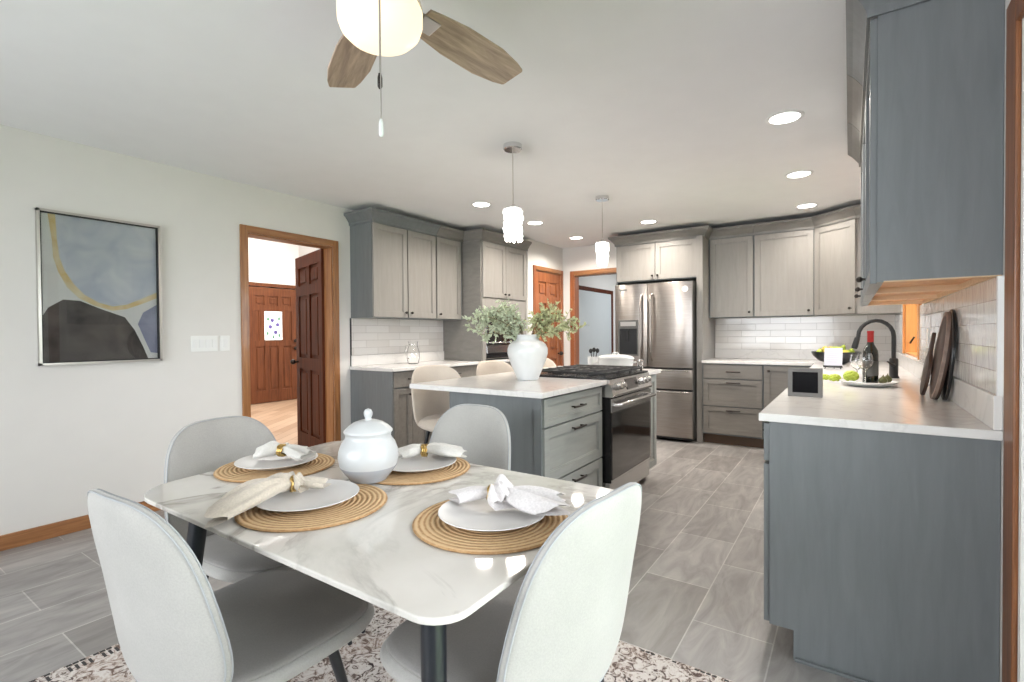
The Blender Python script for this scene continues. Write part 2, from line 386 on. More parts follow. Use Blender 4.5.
# pantry closet block
pw = MB().box(-3.52, -3.42, 5.405, 5.58, 0, H).box(-3.52, -3.42, 6.27, YB, 0, H).box(-3.52, -3.42, 5.58, 6.27, 2.06, H).box(XL, -3.52, 5.405, 5.50, 0, H)
struct(pw.build('wall_pantry', 'wall_paint'))
# baseboards
struct(MB().box(XL, XL+.014, YF, DY0-.062, 0, .088, .003).build('baseboard_left', 'oak_rail'))
# dining window behind the camera
dw = struct(MB().box(FX0, FX1, YF-.09, YF-.03, FZ0, FZ0+.06).box(FX0, FX1, YF-.09, YF-.03, FZ1-.06, FZ1).box(FX0, FX0+.06, YF-.09, YF-.03, FZ0, FZ1)
     .box(FX1-.06, FX1, YF-.09, YF-.03, FZ0, FZ1).box(-1.93, -1.87, YF-.09, YF-.03, FZ0, FZ1).build('window_1', 'vinyl_white'))
struct(MB().box(FX0+.06, FX1-.06, YF-.065, YF-.06, FZ0+.06, FZ1-.06).build('pane', 'window_glass', dw))
# patio door in right wall
pd = struct(MB().box(XR+.06, XR+.12, PY0, PY0+.06, 0, PZ).box(XR+.06, XR+.12, PY1-.06, PY1, 0, PZ).box(XR+.06, XR+.12, PY0, PY1, PZ-.06, PZ)
     .box(XR+.06, XR+.12, PY0, PY1, 0, .06).box(XR+.06, XR+.12, .93, 1.03, 0, PZ).build('door_1', 'vinyl_white'))
struct(MB().box(XR+.085, XR+.09, PY0+.06, PY1-.06, .06, PZ-.06).build('pane', 'window_glass', pd))
ca = MB().box(XR-.013, XR, PY1+.002, PY1+.107, 0, PZ+.09, .004).box(XR-.013, XR, PY0-.10, PY0, 0, PZ+.09, .004).box(XR-.013, XR, PY0, PY1+.002, PZ, PZ+.09, .004)
struct(ca.build('trim_1', 'red_oak'))
struct(MB().box(XR+.001, XR+.058, PY1-.012, PY1-.001, 0, PZ).build('trim_9', 'vinyl_white'))
# hall door casing (left wall)
def casing_x(name, x, y0, y1, z1, mat='oak', depth=.12, sgn=1, cw=.058):
    a, b_ = sorted((x, x+sgn*.018)); c0, c1 = sorted((x-sgn*depth, x))
    k = MB().box(a, b_, y0-cw, y0, 0, z1+cw, .003).box(a, b_, y1, y1+cw, 0, z1+cw, .003)
    k.box(c0, c1, y0, y0+.012, 0, z1-.012).box(c0, c1, y1-.012, y1, 0, z1-.012)
    o = struct(k.build(name, mat))
    h = MB().box(a, b_, y0, y1, z1, z1+cw, .003).box(c0, c1, y0, y1, z1-.012, z1)
    struct(h.build('head', 'oak_rail', o)); return o
casing_x('trim_2', XL, DY0, DY1, DZ)
def casing_y(name, y, x0, x1, z1, mat='oak', depth=.12, cw=.06):
    k = MB().box(x0-cw, x0, y-.018, y, 0, z1+cw, .003).box(x1, x1+cw, y-.018, y, 0, z1+cw, .003)
    k.box(x0, x0+.012, y, y+depth, 0, z1-.012).box(x1-.012, x1, y, y+depth, 0, z1-.012)
    o = struct(k.build(name, mat))
    struct(MB().box(x0, x1, y-.018, y, z1, z1+cw, .003).box(x0, x1, y, y+depth, z1-.012, z1).build('head', 'oak_rail', o)); return o
casing_y('trim_3', YB, BX0, BX1, BZ, 'door_wood')
casing_x('trim_4', -3.42, 5.58, 6.27, 2.06, 'door_wood', depth=.1, sgn=1, cw=.055)

# panelled door leaf: O = hinge bottom, U = direction, Nn = normal
def leaf(name, mat, O, U, Nn, w_, h_, panels, t=.042, knob=None, knob_mat='bronze_knob'):
    m = MB(); st = .11; cutsx = sorted({0, w_} | {v for p in panels for v in (p[0], p[1])})
    cutsz = sorted({0, h_} | {v for p in panels for v in (p[2], p[3])})
    for i in range(len(cutsx)-1):
        for j in range(len(cutsz)-1):
            a0, a1, b0, b1 = cutsx[i], cutsx[i+1], cutsz[j], cutsz[j+1]
            mx_, mz_ = (a0+a1)/2, (b0+b1)/2
            inp = any(p[0] <= mx_ <= p[1] and p[2] <= mz_ <= p[3] for p in panels)
            m.obox(O, U, Z, Nn, a0, a1, b0, b1, .017 if inp else 0, t-.017 if inp else t)
    for p in panels:
        if p[1]-p[0] > .12 and p[3]-p[2] > .1 and not (len(p) > 4):
            m.obox(O, U, Z, Nn, p[0]+.035, p[1]-.035, p[2]+.035, p[3]-.035, .004, t-.004, .006)
    d = struct(m.build(name, mat))
    if knob:
        k = MB(); ku, kz = knob; O2 = Vector(O)+Vector(U)*ku+Z*kz
        for sgn, n0 in ((1, t), (-1, 0)):
            k.tube([O2+Vector(Nn)*n0, O2+Vector(Nn)*(n0+sgn*.04)], .010, 10)
            k.sphere(O2+Vector(Nn)*(n0+sgn*.052), .028, seg=14)
        k.build('door_knob', knob_mat, d, smooth=60)
    return d
def six(w_, h_=2.03, s=.10):
    m_ = w_/2; g = .045
    return [(s, m_-g, .20, .86), (m_+g, w_-s, .20, .86), (s, m_-g, .98, 1.62), (m_+g, w_-s, .98, 1.62), (s, m_-g, 1.72, 1.91), (m_+g, w_-s, 1.72, 1.91)]
lu = Vector((-.82, .235, 0)).normalized(); ln = Vector((-lu.y, lu.x, 0))
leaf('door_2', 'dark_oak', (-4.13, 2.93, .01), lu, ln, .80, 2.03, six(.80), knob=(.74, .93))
leaf('door_3', 'door_wood', (-3.425, 5.595, .01), Y, -X, .66, 2.035, six(.66, s=.09), knob=(.60, .93))
# front door in the hall, with its three small top panels, leaded light and tall lower panels
fw, fh = .93, 2.08
pn = [(.12, .30, 1.76, 1.93), (.375, .555, 1.76, 1.93), (.63, .81, 1.76, 1.93), (.10, .20, 1.12, 1.66), (.29, .64, 1.12, 1.66, 0), (.73, .83, 1.12, 1.66),
      (.12, .30, .22, 1.02), (.375, .555, .22, 1.02), (.63, .81, .22, 1.02)]
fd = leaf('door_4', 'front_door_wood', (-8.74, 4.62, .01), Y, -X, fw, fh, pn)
struct(MB().box(-8.745, -8.735, 4.92, 5.25, 1.14, 1.66).build('leaded_glass', 'lead_glass_glow', fd))
fl = MB()
for yy, zz in ((5.06, 1.5), (5.16, 1.42), (5.02, 1.38), (5.12, 1.28)): fl.lathe([(.001, 0), (.038, .002), (.038, .004), (.001, .006)], (-8.734, yy, zz), 10, 'X')
fl.build('glass_flowers', 'glass_violet', fd)
fl = MB()
for yy, zz in ((4.98, 1.52), (5.19, 1.53), (4.97, 1.26), (5.19, 1.22), (5.08, 1.2)): fl.box(-8.734, -8.730, yy-.02, yy+.02, zz-.03, zz+.03)
fl.build('glass_leaves', 'glass_green', fd)
k = MB()
for zz in (.98, 1.12): k.sphere((-8.69, 5.49, zz), .034, seg=12).tube([(-8.735, 5.49, zz), (-8.69, 5.49, zz)], .014, 8)
k.build('door_knob', 'bronze_knob', fd, smooth=60)
# the hall beyond
HZ = 3.5
struct(MB().box(-8.92, XL-.12, .6, 6.6, -.1, -.0).build('floor_hall', 'hall_planks'))
struct(MB().box(-8.92, -8.80, .6, 4.60, 0, HZ).box(-8.92, -8.80, 5.57, 6.6, 0, HZ).box(-8.92, -8.80, 4.60, 5.57, 2.11, HZ).box(-8.92, -8.90, 4.6, 5.57, 0, 2.11).build('wall_hall_far', 'hall_paint'))
struct(MB().box(-8.8, XL-.12, 6.48, 6.6, 0, HZ).build('wall_hall_end', 'hall_paint'))
struct(MB().box(-8.8, XL-.12, .6, .72, 0, HZ).build('wall_hall_near', 'hall_paint'))
struct(MB().box(-5.33, XL-.12, 3.42, 3.54, 0, HZ).build('wall_hall_partition', 'hall_paint'))
struct(MB().box(-8.8, XL-.12, .72, 6.48, HZ, HZ+.1).build('ceiling_hall', 'hall_paint'))
struct(MB().box(XL-.13, XL-.12, .6, 6.6, H, HZ).build('wall_hall_upper', 'hall_paint'))
struct(MB().box(-5.345, -4.2, 3.405, 3.419, 0, .085).box(-5.345, -5.331, 3.405, 3.54, 0, .085).build('baseboard_hall', 'dark_oak'))
struct(MB().box(-8.795, -8.76, 4.545, 4.60, 0, 2.17).box(-8.795, -8.76, 5.57, 5.625, 0, 2.17).box(-8.795, -8.76, 4.60, 5.57, 2.11, 2.17).build('trim_5', 'front_door_wood'))
# room beyond the back doorway
struct(MB().box(-3.54, -3.42, YB+.12, 9.6, 0, H).build('wall_utility_left', 'hall_paint'))
struct(MB().box(-3.54, -.8, 9.6, 9.72, 0, H).build('wall_utility_end', 'hall_paint'))
struct(MB().box(-.9, -.8, YB+.12, 9.6, 0, H).build('wall_utility_right', 'hall_paint'))
struct(MB().box(-3.54, -.8, YB+.12, 9.72, H, H+.1).build('ceiling_utility', 'hall_paint'))
d5 = struct(MB().box(-3.418, -3.39, 6.60, 8.02, .01, 1.88).build('door_5', 'grey_door_paint'))
MB().sphere((-3.36, 6.66, 1.42), .022, seg=10).tube([(-3.39, 6.66, 1.42), (-3.36, 6.66, 1.42)], .009, 8).build('door_knob', 'bronze_knob', d5, smooth=60)
struct(MB().box(-3.419, -3.385, 6.5, 8.10, 1.885, 1.945).box(-3.419, -3.385, 8.03, 8.10, 0, 1.885).build('trim_6', 'dark_oak'))

# kitchen window over the sink
jw = MB().box(XR+.0, XR+.13, WY1-.02, WY1, WZ0, WZ1).box(XR, XR+.13, WY0, WY0+.02, WZ0, WZ1).box(XR, XR+.13, WY0, WY1, WZ1-.02, WZ1).box(XR, XR+.13, WY0, WY1, WZ0, WZ0+.012)
jw.box(XR-.018, XR, WY0-.055, WY0, WZ0, WZ1+.055, .003).box(XR-.018, XR, WY1, WY1+.055, WZ0, WZ1+.055, .003).box(XR-.018, XR, WY0, WY1, WZ1, WZ1+.055, .003)
wk = struct(jw.build('window_2', 'honey_wood'))
struct(MB().box(XR+.10, XR+.105, WY0+.02, WY1-.02, WZ0+.012, WZ1-.02).build('pane', 'window_glass', wk))
MB().tube([(XR+.03, WY1-.022, 1.12), (XR+.03, WY1-.06, 1.13), (XR+.05, WY1-.08, 1.17)], .007, 8).build('latch', 'bronze_knob', wk, smooth=60)

# outside
struct(MB().box(.9, 30, -14, 16, -.25, -.15).build('ground_outside', 'leaf_green'))
def leafball(c, r, n, size, sc=(1, 1, 1), seed=1):
    rr = random.Random(seed); m = MB()
    for i in range(n):
        d = Vector((rr.gauss(0, 1), rr.gauss(0, 1), rr.gauss(0, 1))).normalized()*r*(rr.random()**.33)
        p = Vector(c)+Vector((d.x*sc[0], d.y*sc[1], d.z*sc[2]))
        a = Vector((rr.gauss(0, 1), rr.gauss(0, 1), rr.gauss(0, 1))).normalized(); b_ = a.orthogonal().normalized()
        L = size*rr.uniform(.6, 1.2)
        v = [m.bm.verts.new(p+a*L), m.bm.verts.new(p+b_*L*.45), m.bm.verts.new(p-a*L), m.bm.verts.new(p-b_*L*.45)]; m.bm.faces.new(v)
    return m
for i, (x, y, h) in enumerate(((6.3, 3.1, 2.4), (6.3, 5.6, 2.3), (7.2, .2, 2.6))):
    t = thing('garden_tree', ('bushy green garden tree outside straight across from the patio door', 'rounded garden tree outside, farther along than the patio door', 'taller leafy garden tree outside, facing the dining table')[i], 'tree', (x, y, -.15), group='garden trees outside the patio door')
    leafball((0, 0, h*.55), h*.5, 900, .13, (1, 1, .95), 10+i).build('crown', 'leaf_green', t)
    MB().tube([(0, 0, 0), (.02, 0, h*.3), (0, .02, h*.6)], [.08, .06, .03], 8).build('trunk', 'stem_brown', t)

# ================================================================ cabinetry helpers
def shaker(O, U, Nn, w_, h_, mat, parent, name='door', t=.02, rail=.055, rec=.012, flat=False):
    m = MB(); g = .0015
    if flat: m.obox(O, U, Z, Nn, g, w_-g, g, h_-g, 0, t, .0015)
    else:
        m.obox(O, U, Z, Nn, g, rail, g, h_-g, 0, t, .001); m.obox(O, U, Z, Nn, w_-rail, w_-g, g, h_-g, 0, t, .001)
        m.obox(O, U, Z, Nn, rail, w_-rail, g, rail, 0, t, .001); m.obox(O, U, Z, Nn, rail, w_-rail, h_-rail, h_-g, 0, t, .001)
        m.obox(O, U, Z, Nn, rail, w_-rail, rail, h_-rail, 0, t-rec)
        m.obox(O, U, Z, Nn, rail, rail+.006, rail, h_-rail, 0, t-rec*.5); m.obox(O, U, Z, Nn, w_-rail-.006, w_-rail, rail, h_-rail, 0, t-rec*.5)
        m.obox(O, U, Z, Nn, rail, w_-rail, rail, rail+.006, 0, t-rec*.5); m.obox(O, U, Z, Nn, rail, w_-rail, h_-rail-.006, h_-rail, 0, t-rec*.5)
    d = m.build(name, mat, parent)
    return d
def knob(O, Nn, d, t=.02):
    O = Vector(O); Nn = Vector(Nn)
    k = MB().tube([O+Nn*t, O+Nn*(t+.018)], [.006, .006], 8); k.sphere(O+Nn*(t+.022), .013, seg=12)
    o = k.build('knob', 'bronze_knob', d, smooth=60); o.location = (0, 0, 0); return o
def bar(O, U, Nn, d, L=.14, t=.02):
    O = Vector(O); Nn = Vector(Nn); U = Vector(U)
    k = MB()
    for s in (-1, 1): k.tube([O+U*s*L*.36+Nn*t, O+U*s*L*.36+Nn*(t+.028)], .005, 8)
    pts = [O+U*L*.5*f+Nn*(t+.028+.004*(1-f*f)) for f in (-1, -.5, 0, .5, 1)]
    k.tube(pts, .0065, 8)
    o = k.build('handle', 'bronze_knob', d, smooth=60); o.location = (0, 0, 0); return o

def crown_path(pts, out, z0, z1, name, mat, parent):
    """crown moulding: polyline of face positions (x,y) and outward normals, cove profile"""
    prof = [(0, z0-.012), (.010, z0-.012), (.012, z0+.012), (.026, z0+.032), (.048, z0+.060), (.062, z1-.026), (.070, z1-.018), (.070, z1), (0, z1)]
    bm = MB(); rings = []
    for (x, y), (nx, ny) in zip(pts, out): rings.append([bm.bm.verts.new((x+nx*a, y+ny*a, z)) for a, z in prof])
    n = len(prof); fs = []
    for a, b_ in zip(rings, rings[1:]):
        for i in range(n): fs.append(bm.bm.faces.new((a[i], a[(i+1) % n], b_[(i+1) % n], b_[i])))
    fs += [bm.bm.faces.new(rings[0]), bm.bm.faces.new(rings[-1])]
    bmesh.ops.recalc_face_normals(bm.bm, faces=fs)
    return bm.build(name, mat, parent)

UB, UT, CT = 1.385, 2.29, 2.388   # upper bottom, upper top, crown top
# ---- left wall shallow uppers: two cabinets (one with a pair of doors, one single)
def wall_upper_left(y0, y1, doors, label, knobs, side_crown):
    t = thing('upper_cabinet', label, 'cabinet', (-3.86, (y0+y1)/2, UB), group='upper cabinets over the left counter', world=True)
    t_ = t
    MB().box(XL+.002, -3.71, y0, y1, UB, UT).build('carcass', 'slate_cabinet', t)
    for i, (a, b_) in enumerate(doors):
        d = shaker((-3.71, a, UB+.005), Y, X, b_-a, UT-UB-.02, 'cabinet_lit', t)
        knob((-3.71, (b_-.035) if knobs[i] > 0 else (a+.035), UB+.055), X, d)
    return t
a = wall_upper_left(3.125, 3.985, [(3.13, 3.565), (3.575, 3.98)], 'two-door grey upper cabinet nearest the hall doorway', [1, -1], True)
b2 = wall_upper_left(3.990, 4.44, [(4.0, 4.40)], 'single-door grey upper cabinet beside the built-in microwave tower', [-1], False)
crown_path([(XL+.002, 3.125), (-3.69, 3.125), (-3.69, 3.985)], [(0, -1), (1, -1), (1, 0)], UT, CT, 'crown_moulding', 'slate_cabinet', a)
crown_path([(-3.69, 3.99), (-3.69, 4.44)], [(1, 0), (1, 0)], UT, CT, 'crown_moulding', 'cabinet_half_lit', b2)
# ---- tall oven tower
t = thing('oven_tower', 'tall grey cabinet housing the microwave at the end of the left counter', 'cabinet', (-3.73, 4.92, .915), world=True)
m = MB().box(XL+.002, -3.445, 4.445, 4.465, .916, UT).box(XL+.002, -3.445, 5.38, 5.402, .916, UT).box(XL+.002, -3.445, 4.465, 5.38, 1.60, UT)
m.box(XL+.002, XL+.02, 4.465, 5.38, .916, 1.60).box(-3.50, -3.445, 4.465, 4.53, .916, 1.6).box(-3.50, -3.445, 5.12, 5.38, .916, 1.6)
m.build('carcass', 'cabinet_half_lit', t)
MB().box(-3.4445, -3.436, 4.465, 5.38, 1.51, 1.635).box(-3.4445, -3.436, 4.465, 4.53, .916, 1.51).box(-3.4445, -3.436, 5.12, 5.38, .916, 1.51).build('face_frame', 'cabinet_lit', t)
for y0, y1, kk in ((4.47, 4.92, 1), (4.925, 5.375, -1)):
    d = shaker((-3.445, y0, 1.64), Y, X, y1-y0, UT-1.655, 'cabinet_lit', t)
    knob((-3.445, y1-.035 if kk > 0 else y0+.035, 1.69), X, d)
crown_path([(-3.69, 4.445), (-3.425, 4.445), (-3.425, 5.402)], [(0, -1), (1, -1), (1, 0)], UT, CT, 'crown_moulding', 'cabinet_half_lit', t)
t = thing('microwave', 'stainless built-in microwave in the grey tower behind the vase', 'microwave', (-3.65, 4.83, .93), world=True)
MB().box(-3.9, -3.46, 4.54, 5.11, .93, 1.50, .004).build('body', 'stainless', t)
d = MB().box(-3.458, -3.43, 4.54, 5.11, 1.09, 1.49, .004).build('door', 'black_glass', t)
MB().tube([(-3.425, 4.58, 1.12), (-3.40, 4.58, 1.12), (-3.40, 5.07, 1.12), (-3.425, 5.07, 1.12)], .008, 8).build('handle', 'stainless_bright', d, smooth=60).location = (0, 0, 0)
MB().box(-3.458, -3.432, 4.54, 5.11, 1.0, 1.085, .003).build('control_strip', 'stainless_bright', t)
MB().box(-3.458, -3.44, 4.55, 5.10, .94, .995, .002).build('vent', 'black_enamel', t)
# ---- left base cabinets + counter
def base_x(name, label, y0, y1, xf, xb, doors, mat, group, sgn=1, panel=None, carc='slate_cabinet'):
    """base cabinet whose fronts face +x (sgn 1) or -x"""
    t = thing(name, label, 'cabinet', ((xf+xb)/2, (y0+y1)/2, 0), group=group, world=True)
    a, b_ = sorted((xf, xb)); c0, c1 = sorted((xf-sgn*.075, xb))
    MB().box(a, b_, y0, y1, .11, .883).build('carcass', carc, t)
    MB().box(c0, c1, y0, y1, 0, .109).build('toe_kick', 'toe_board', t)
    return t
LF = -3.455
t = base_x('base_cabinet', 'dark grey base cabinet with its end panel facing the dining table, beside the hall doorway', 3.13, 3.60, LF, XL+.002, 0, 0, 'base cabinets along the left wall')
MB().box(XL+.002, LF+.02, 3.11, 3.128, 0, .883).build('end_panel', 'slate_cabinet', t)
lb = [t]
for y0, y1, lab in ((3.605, 4.35, 'base cabinet behind the nearest bar stool on the left wall'), (4.355, 5.40, 'base cabinet under the microwave tower')):
    lb.append(base_x('base_cabinet', lab, y0, y1, LF, XL+.002, 0, 0, 'base cabinets along the left wall'))
for t, y0, y1 in zip(lb, (3.13, 3.605, 4.355), (3.60, 4.35, 5.40)):
    d = shaker((LF, y0+.003, .73), Y, X, y1-y0-.006, .145, 'drawer_taupe', t, 'drawer', flat=True); bar((LF, (y0+y1)/2, .805), Y, X, d)
    d = shaker((LF, y0+.003, .115), Y, X, (y1-y0)/2-.004, .605, 'drawer_taupe', t); knob((LF, (y0+y1)/2-.04, .66), X, d)
    d = shaker((LF, (y0+y1)/2+.001, .115), Y, X, (y1-y0)/2-.004, .605, 'drawer_taupe', t); knob((LF, (y0+y1)/2+.04, .66), X, d)
t = thing('countertop', 'white quartz countertop along the left wall', 'countertop', (-3.7, 4.2, .884), world=True)
MB().box(XL+.002, -3.41, 3.10, 4.443, .884, .914, .003).box(-3.50, -3.41, 4.40, 5.402, .884, .914, .003).build('slab', 'quartz', t)
MB().box(XL+.002, XL+.022, 3.115, 4.443, .9145, 1.02, .002).build('upstand', 'quartz', t)
struct(MB().box(XL, XL+.010, 3.125, 4.443, 1.0205, UB).build('wall_tiles_left', 'tile_y'))
struct(MB().box(XL, XL+.012, 3.113, 3.124, .915, UB).build('trim_7', 'matte_black'))

# ---- fridge surround
FYF = 5.80
t = thing('fridge_cabinet', 'two-door grey cabinet above the refrigerator with its tall side panel', 'cabinet', (-1.86, 6.05, 0), world=True)
MB().box(-2.38, -1.415, FYF, YB-.002, 1.835, UT).build('carcass', 'slate_cabinet', t)
MB().box(-1.41, -1.345, 5.72, YB-.002, .0, UT).build('side_panel', 'cabinet_lit', t)
MB().box(-2.385, -2.365, FYF, YB-.002, .0, 1.833).build('side_panel', 'slate_cabinet', t)
for x0, x1, kk in ((-2.37, -1.895, 1), (-1.89, -1.42, -1)):
    d = shaker((x0, FYF, 1.845), X, -Y, x1-x0, UT-1.86, 'cabinet_lit', t); knob((x1-.03 if kk > 0 else x0+.03, FYF, 1.89), -Y, d)
crown_path([(-2.38, YB-.05), (-2.38, FYF-.02), (-1.345, FYF-.02), (-1.345, 6.0)], [(-1, 0), (-1, -1), (1, -1), (1, 0)], UT, CT, 'crown_moulding', 'cabinet_half_lit', t)
# ---- refrigerator
fx0, fx1, fyf = -2.315, -1.425, 5.58
t = thing('refrigerator', 'stainless french-door refrigerator with water dispenser', 'refrigerator', ((fx0+fx1)/2, 5.95, 0), world=True)
MB().box(fx0+.005, fx1-.005, fyf+.06, 6.28, .03, 1.79, .004).build('body', 'frame_grey', t)
def bowed(x0, x1, z0, z1, mat, name, bow=.018):
    pts = [(x0, fyf+.055)]; n = 14
    for i in range(n+1):
        f = i/n; pts.append((x0+(x1-x0)*f, fyf+bow*(abs(2*f-1)**2.6)))
    pts.append((x1, fyf+.055)); 
    return MB().prism(pts, z0, z1, 'Z', .003).build(name, mat, t, smooth=30)
xm = -1.925
dl = bowed(fx0, xm-.003, .83, 1.785, 'stainless', 'door'); dr = bowed(xm+.003, fx1, .83, 1.785, 'stainless', 'door')
d1 = bowed(fx0, fx1, .59, .805, 'stainless', 'drawer'); d2 = bowed(fx0, fx1, .055, .565, 'stainless', 'drawer')
MB().box(fx0+.01, fx1-.01, fyf+.03, fyf+.058, .03, .83).build('gasket', 'matte_black', t)
for x, d in ((xm-.055, dl), (xm+.055, dr)):
    h = MB().tube([(x, fyf, .90), (x, fyf-.045, .93), (x, fyf-.055, 1.1), (x, fyf-.058, 1.27), (x, fyf-.055, 1.45), (x, fyf-.045, 1.63), (x, fyf, 1.66)], .013, 10)
    h.build('handle', 'frame_grey' if 0 else 'stainless', d, smooth=60).location = (0, 0, 0)
for d, z in ((d1, .795), (d2, .555)):
    MB().box(fx0+.03, fx1-.03, fyf-.012, fyf+.012, z-.004, z+.008, .003).build('handle', 'stainless_bright', d).location = (0, 0, 0)
x0, x1 = fx0+.045, xm-.10
ds = MB().box(x0, x1, fyf-.004, fyf+.01, 1.27, 1.37, .002).box(x0, x0+.015, fyf-.004, fyf+.01, .97, 1.27).box(x1-.015, x1, fyf-.004, fyf+.01, .97, 1.27).box(x0, x1, fyf-.004, fyf+.01, .955, .97).build('dispenser', 'frame_grey', dl); ds.location = (0, 0, 0)
MB().box(x0+.015, x1-.015, fyf-.001, fyf+.006, .97, 1.27).box(x0+.09, x0+.13, fyf-.012, fyf, 1.13, 1.25, .004).build('recess', 'black_enamel', dl).location = (0, 0, 0)
MB().box(x0+.03, x1-.03, fyf-.008, fyf-.004, 1.30, 1.35).build('display', 'nickel', dl).location = (0, 0, 0)
MB().lathe([(.001, 0), (.034, .0), (.034, .003), (.001, .003)], (0, 0, 0), 20, 'Y').build('badge', 'white_trim', dr).location = (-1.495, fyf-.006, 1.70)
MB().box(-2.255, -2.165, fyf-.002, fyf+.004, 1.715, 1.73).build('badge', 'stainless_bright', dl).location = (0, 0, 0)
# ---- back wall uppers
UYF = 6.01
t = thing('upper_cabinet', 'single-door upper cabinet right of the refrigerator panel', 'cabinet', (-1.1, 6.17, UB), group='upper cabinets on the back wall', world=True)
MB().box(-1.343, -.872, UYF, YB-.002, UB, UT).build('carcass', 'slate_cabinet', t)
d = shaker((-1.325, UYF, UB+.005), X, -Y, .445, UT-UB-.02, 'cabinet_lit', t); knob((-.915, UYF, UB+.055), -Y, d)
crown_path([(-1.343, UYF-.02), (-.872, UYF-.02)], [(0, -1), (0, -1)], UT, CT, 'crown_moulding', 'cabinet_half_lit', t)
t = thing('upper_cabinet', 'wide single-door upper cabinet in the middle of the back wall', 'cabinet', (-.6, 6.17, UB), group='upper cabinets on the back wall', world=True)
MB().box(-.870, -.305, UYF, YB-.002, UB, UT).build('carcass', 'slate_cabinet', t)
d = shaker((-.865, UYF, UB+.005), X, -Y, .553, UT-UB-.02, 'cabinet_lit', t); knob((-.355, UYF, UB+.055), -Y, d)
crown_path([(-.870, UYF-.02), (-.305, UYF-.02)], [(0, -1), (0, -1)], UT, CT, 'crown_moulding', 'cabinet_half_lit', t)
t = thing('corner_cabinet', 'diagonal-front upper cabinet filling the far right corner', 'cabinet', (.05, 6.1, UB), world=True)
A, B = Vector((-.303, UYF, 0)), Vector((.058, 5.70, 0))
MB().prism([(-.303, YB-.002), (-.303, UYF), (.058, 5.70), (XR-.002, 5.70), (XR-.002, YB-.002)], UB, UT, 'Z').build('carcass', 'cabinet_lit', t)
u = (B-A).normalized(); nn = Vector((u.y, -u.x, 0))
d = shaker(A+u*.01+Z*(UB+.005), u, nn, (B-A).length-.02, UT-UB-.02, 'cabinet_lit', t); knob(A+u*((B-A).length-.05)+Z*(UB+.055), nn, d)
s2 = nn+Vector((0, -1, 0)); 
crown_path([(-.303, UYF-.02), (-.303+.0, UYF-.022), (.058-.012, 5.70-.016), (XR-.002, 5.70-.016)], [(0, -1), (-.37, -1), (-.42, -1), (0, -1)], UT, CT, 'crown_moulding', 'cabinet_half_lit', t)
struct(MB().box(-1.343, XR, YB-.010, YB, 1.0205, UB-.001).build('wall_tiles_back', 'tile_x'))
# ---- back wall base
BYF = 5.70
def base_y(label, x0, x1, group, kind):
    t = thing('base_cabinet', label, 'cabinet', ((x0+x1)/2, 6.02, 0), group=group, world=True)
    MB().box(x0, x1, BYF, YB-.002, .11, .883).build('carcass', 'slate_cabinet', t)
    MB().box(x0, x1, BYF+.075, YB-.002, 0, .109).build('toe_kick', 'toe_board', t)
    if kind == 'drawers':
        for z0, z1, fl_ in ((.722, .872, True), (.425, .715, False), (.125, .418, False)):
            d = shaker((x0+.012, BYF, z0), X, -Y, x1-x0-.02, z1-z0, 'drawer_taupe', t, 'drawer', flat=fl_, rail=.05)
            bar(((x0+x1)/2+.02, BYF, z1-.035 if not fl_ else (z0+z1)/2), X, -Y, d)
    else:
        d = shaker((x0+.004, BYF, .125), X, -Y, x1-x0-.008, .747, 'drawer_taupe', t); knob((x0+.05, BYF, .82), -Y, d)
    return t
base_y('three-drawer taupe base cabinet beside the refrigerator', -1.343, -.74, 'base cabinets on the back wall', 'drawers')
base_y('narrow base cabinet at the inner corner of the back counter', -.737, -.262, 'base cabinets on the back wall', 'door')
# ---- right wall base run
RF = -.252
t = thing('base_cabinet', 'slate grey base cabinet whose broad end panel faces the dining area', 'cabinet', (.06, 2.4, 0), group='base cabinets along the right wall', world=True)
MB().box(RF, XR-.002, 2.12, 2.72, .11, .883).build('carcass', 'slate_cabinet', t)
MB().box(RF+.08, XR-.002, 2.12, 2.72, 0, .109).build('toe_kick', 'toe_board', t)
MB().prism([(RF, .11), (RF+.08, .11), (RF+.08, 0), (XR-.002, 0), (XR-.002, .883), (RF, .883)], 2.10, 2.119, 'Y').build('end_panel', 'slate_cabinet', t)
MB().box(RF+.085, XR-.03, 2.088, 2.099, 0, .012, .002).build('shoe_strip', 'slate_cabinet', t)
def rdoors(t, y0, y1, drawer=True):
    if drawer:
        d = shaker((RF, y1-.003, .73), -Y, -X, y1-y0-.006, .145, 'slate_cabinet', t, 'drawer', flat=True); bar((RF, (y0+y1)/2, .805), Y, -X, d)
    d = shaker((RF, y1-.003, .115), -Y, -X, y1-y0-.006, .605, 'slate_cabinet', t); knob((RF, y1-.05, .66), -X, d)
rdoors(t, 2.10, 2.72)
for y0, y1, lab in ((2.725, 3.35, 'base cabinet next behind the end panel on the right wall'), (3.355, 4.0, 'base cabinet under the wine bottle plate'), (4.005, 4.95, 'sink base cabinet below the window'), (4.955, 5.67, 'base cabinet in the far right corner')):
    t = thing('base_cabinet', lab, 'cabinet', (.06, (y0+y1)/2, 0), group='base cabinets along the right wall', world=True)
    MB().box(RF, XR-.002, y0, y1, .11, .883).build('carcass', 'slate_cabinet', t)
    MB().box(RF+.08, XR-.002, y0, y1, 0, .109).build('toe_kick', 'toe_board', t)
    rdoors(t, y0, y1)
t = thing('countertop', 'white quartz countertop running along the right wall and the back wall', 'countertop', (.05, 3.5, .884), world=True)
MB().prism([(-.285, 2.075), (XR-.002, 2.075), (XR-.002, YB-.002), (-1.343, YB-.002), (-1.343, 5.665), (-.285, 5.665)], .884, .914, 'Z', .003).build('slab', 'quartz', t)
MB().box(XR-.022, XR-.002, 2.08, YB-.02, .9145, 1.02, .002).box(-1.343, XR-.022, YB-.022, YB-.002, .9145, 1.02, .002).build('upstand', 'quartz', t)
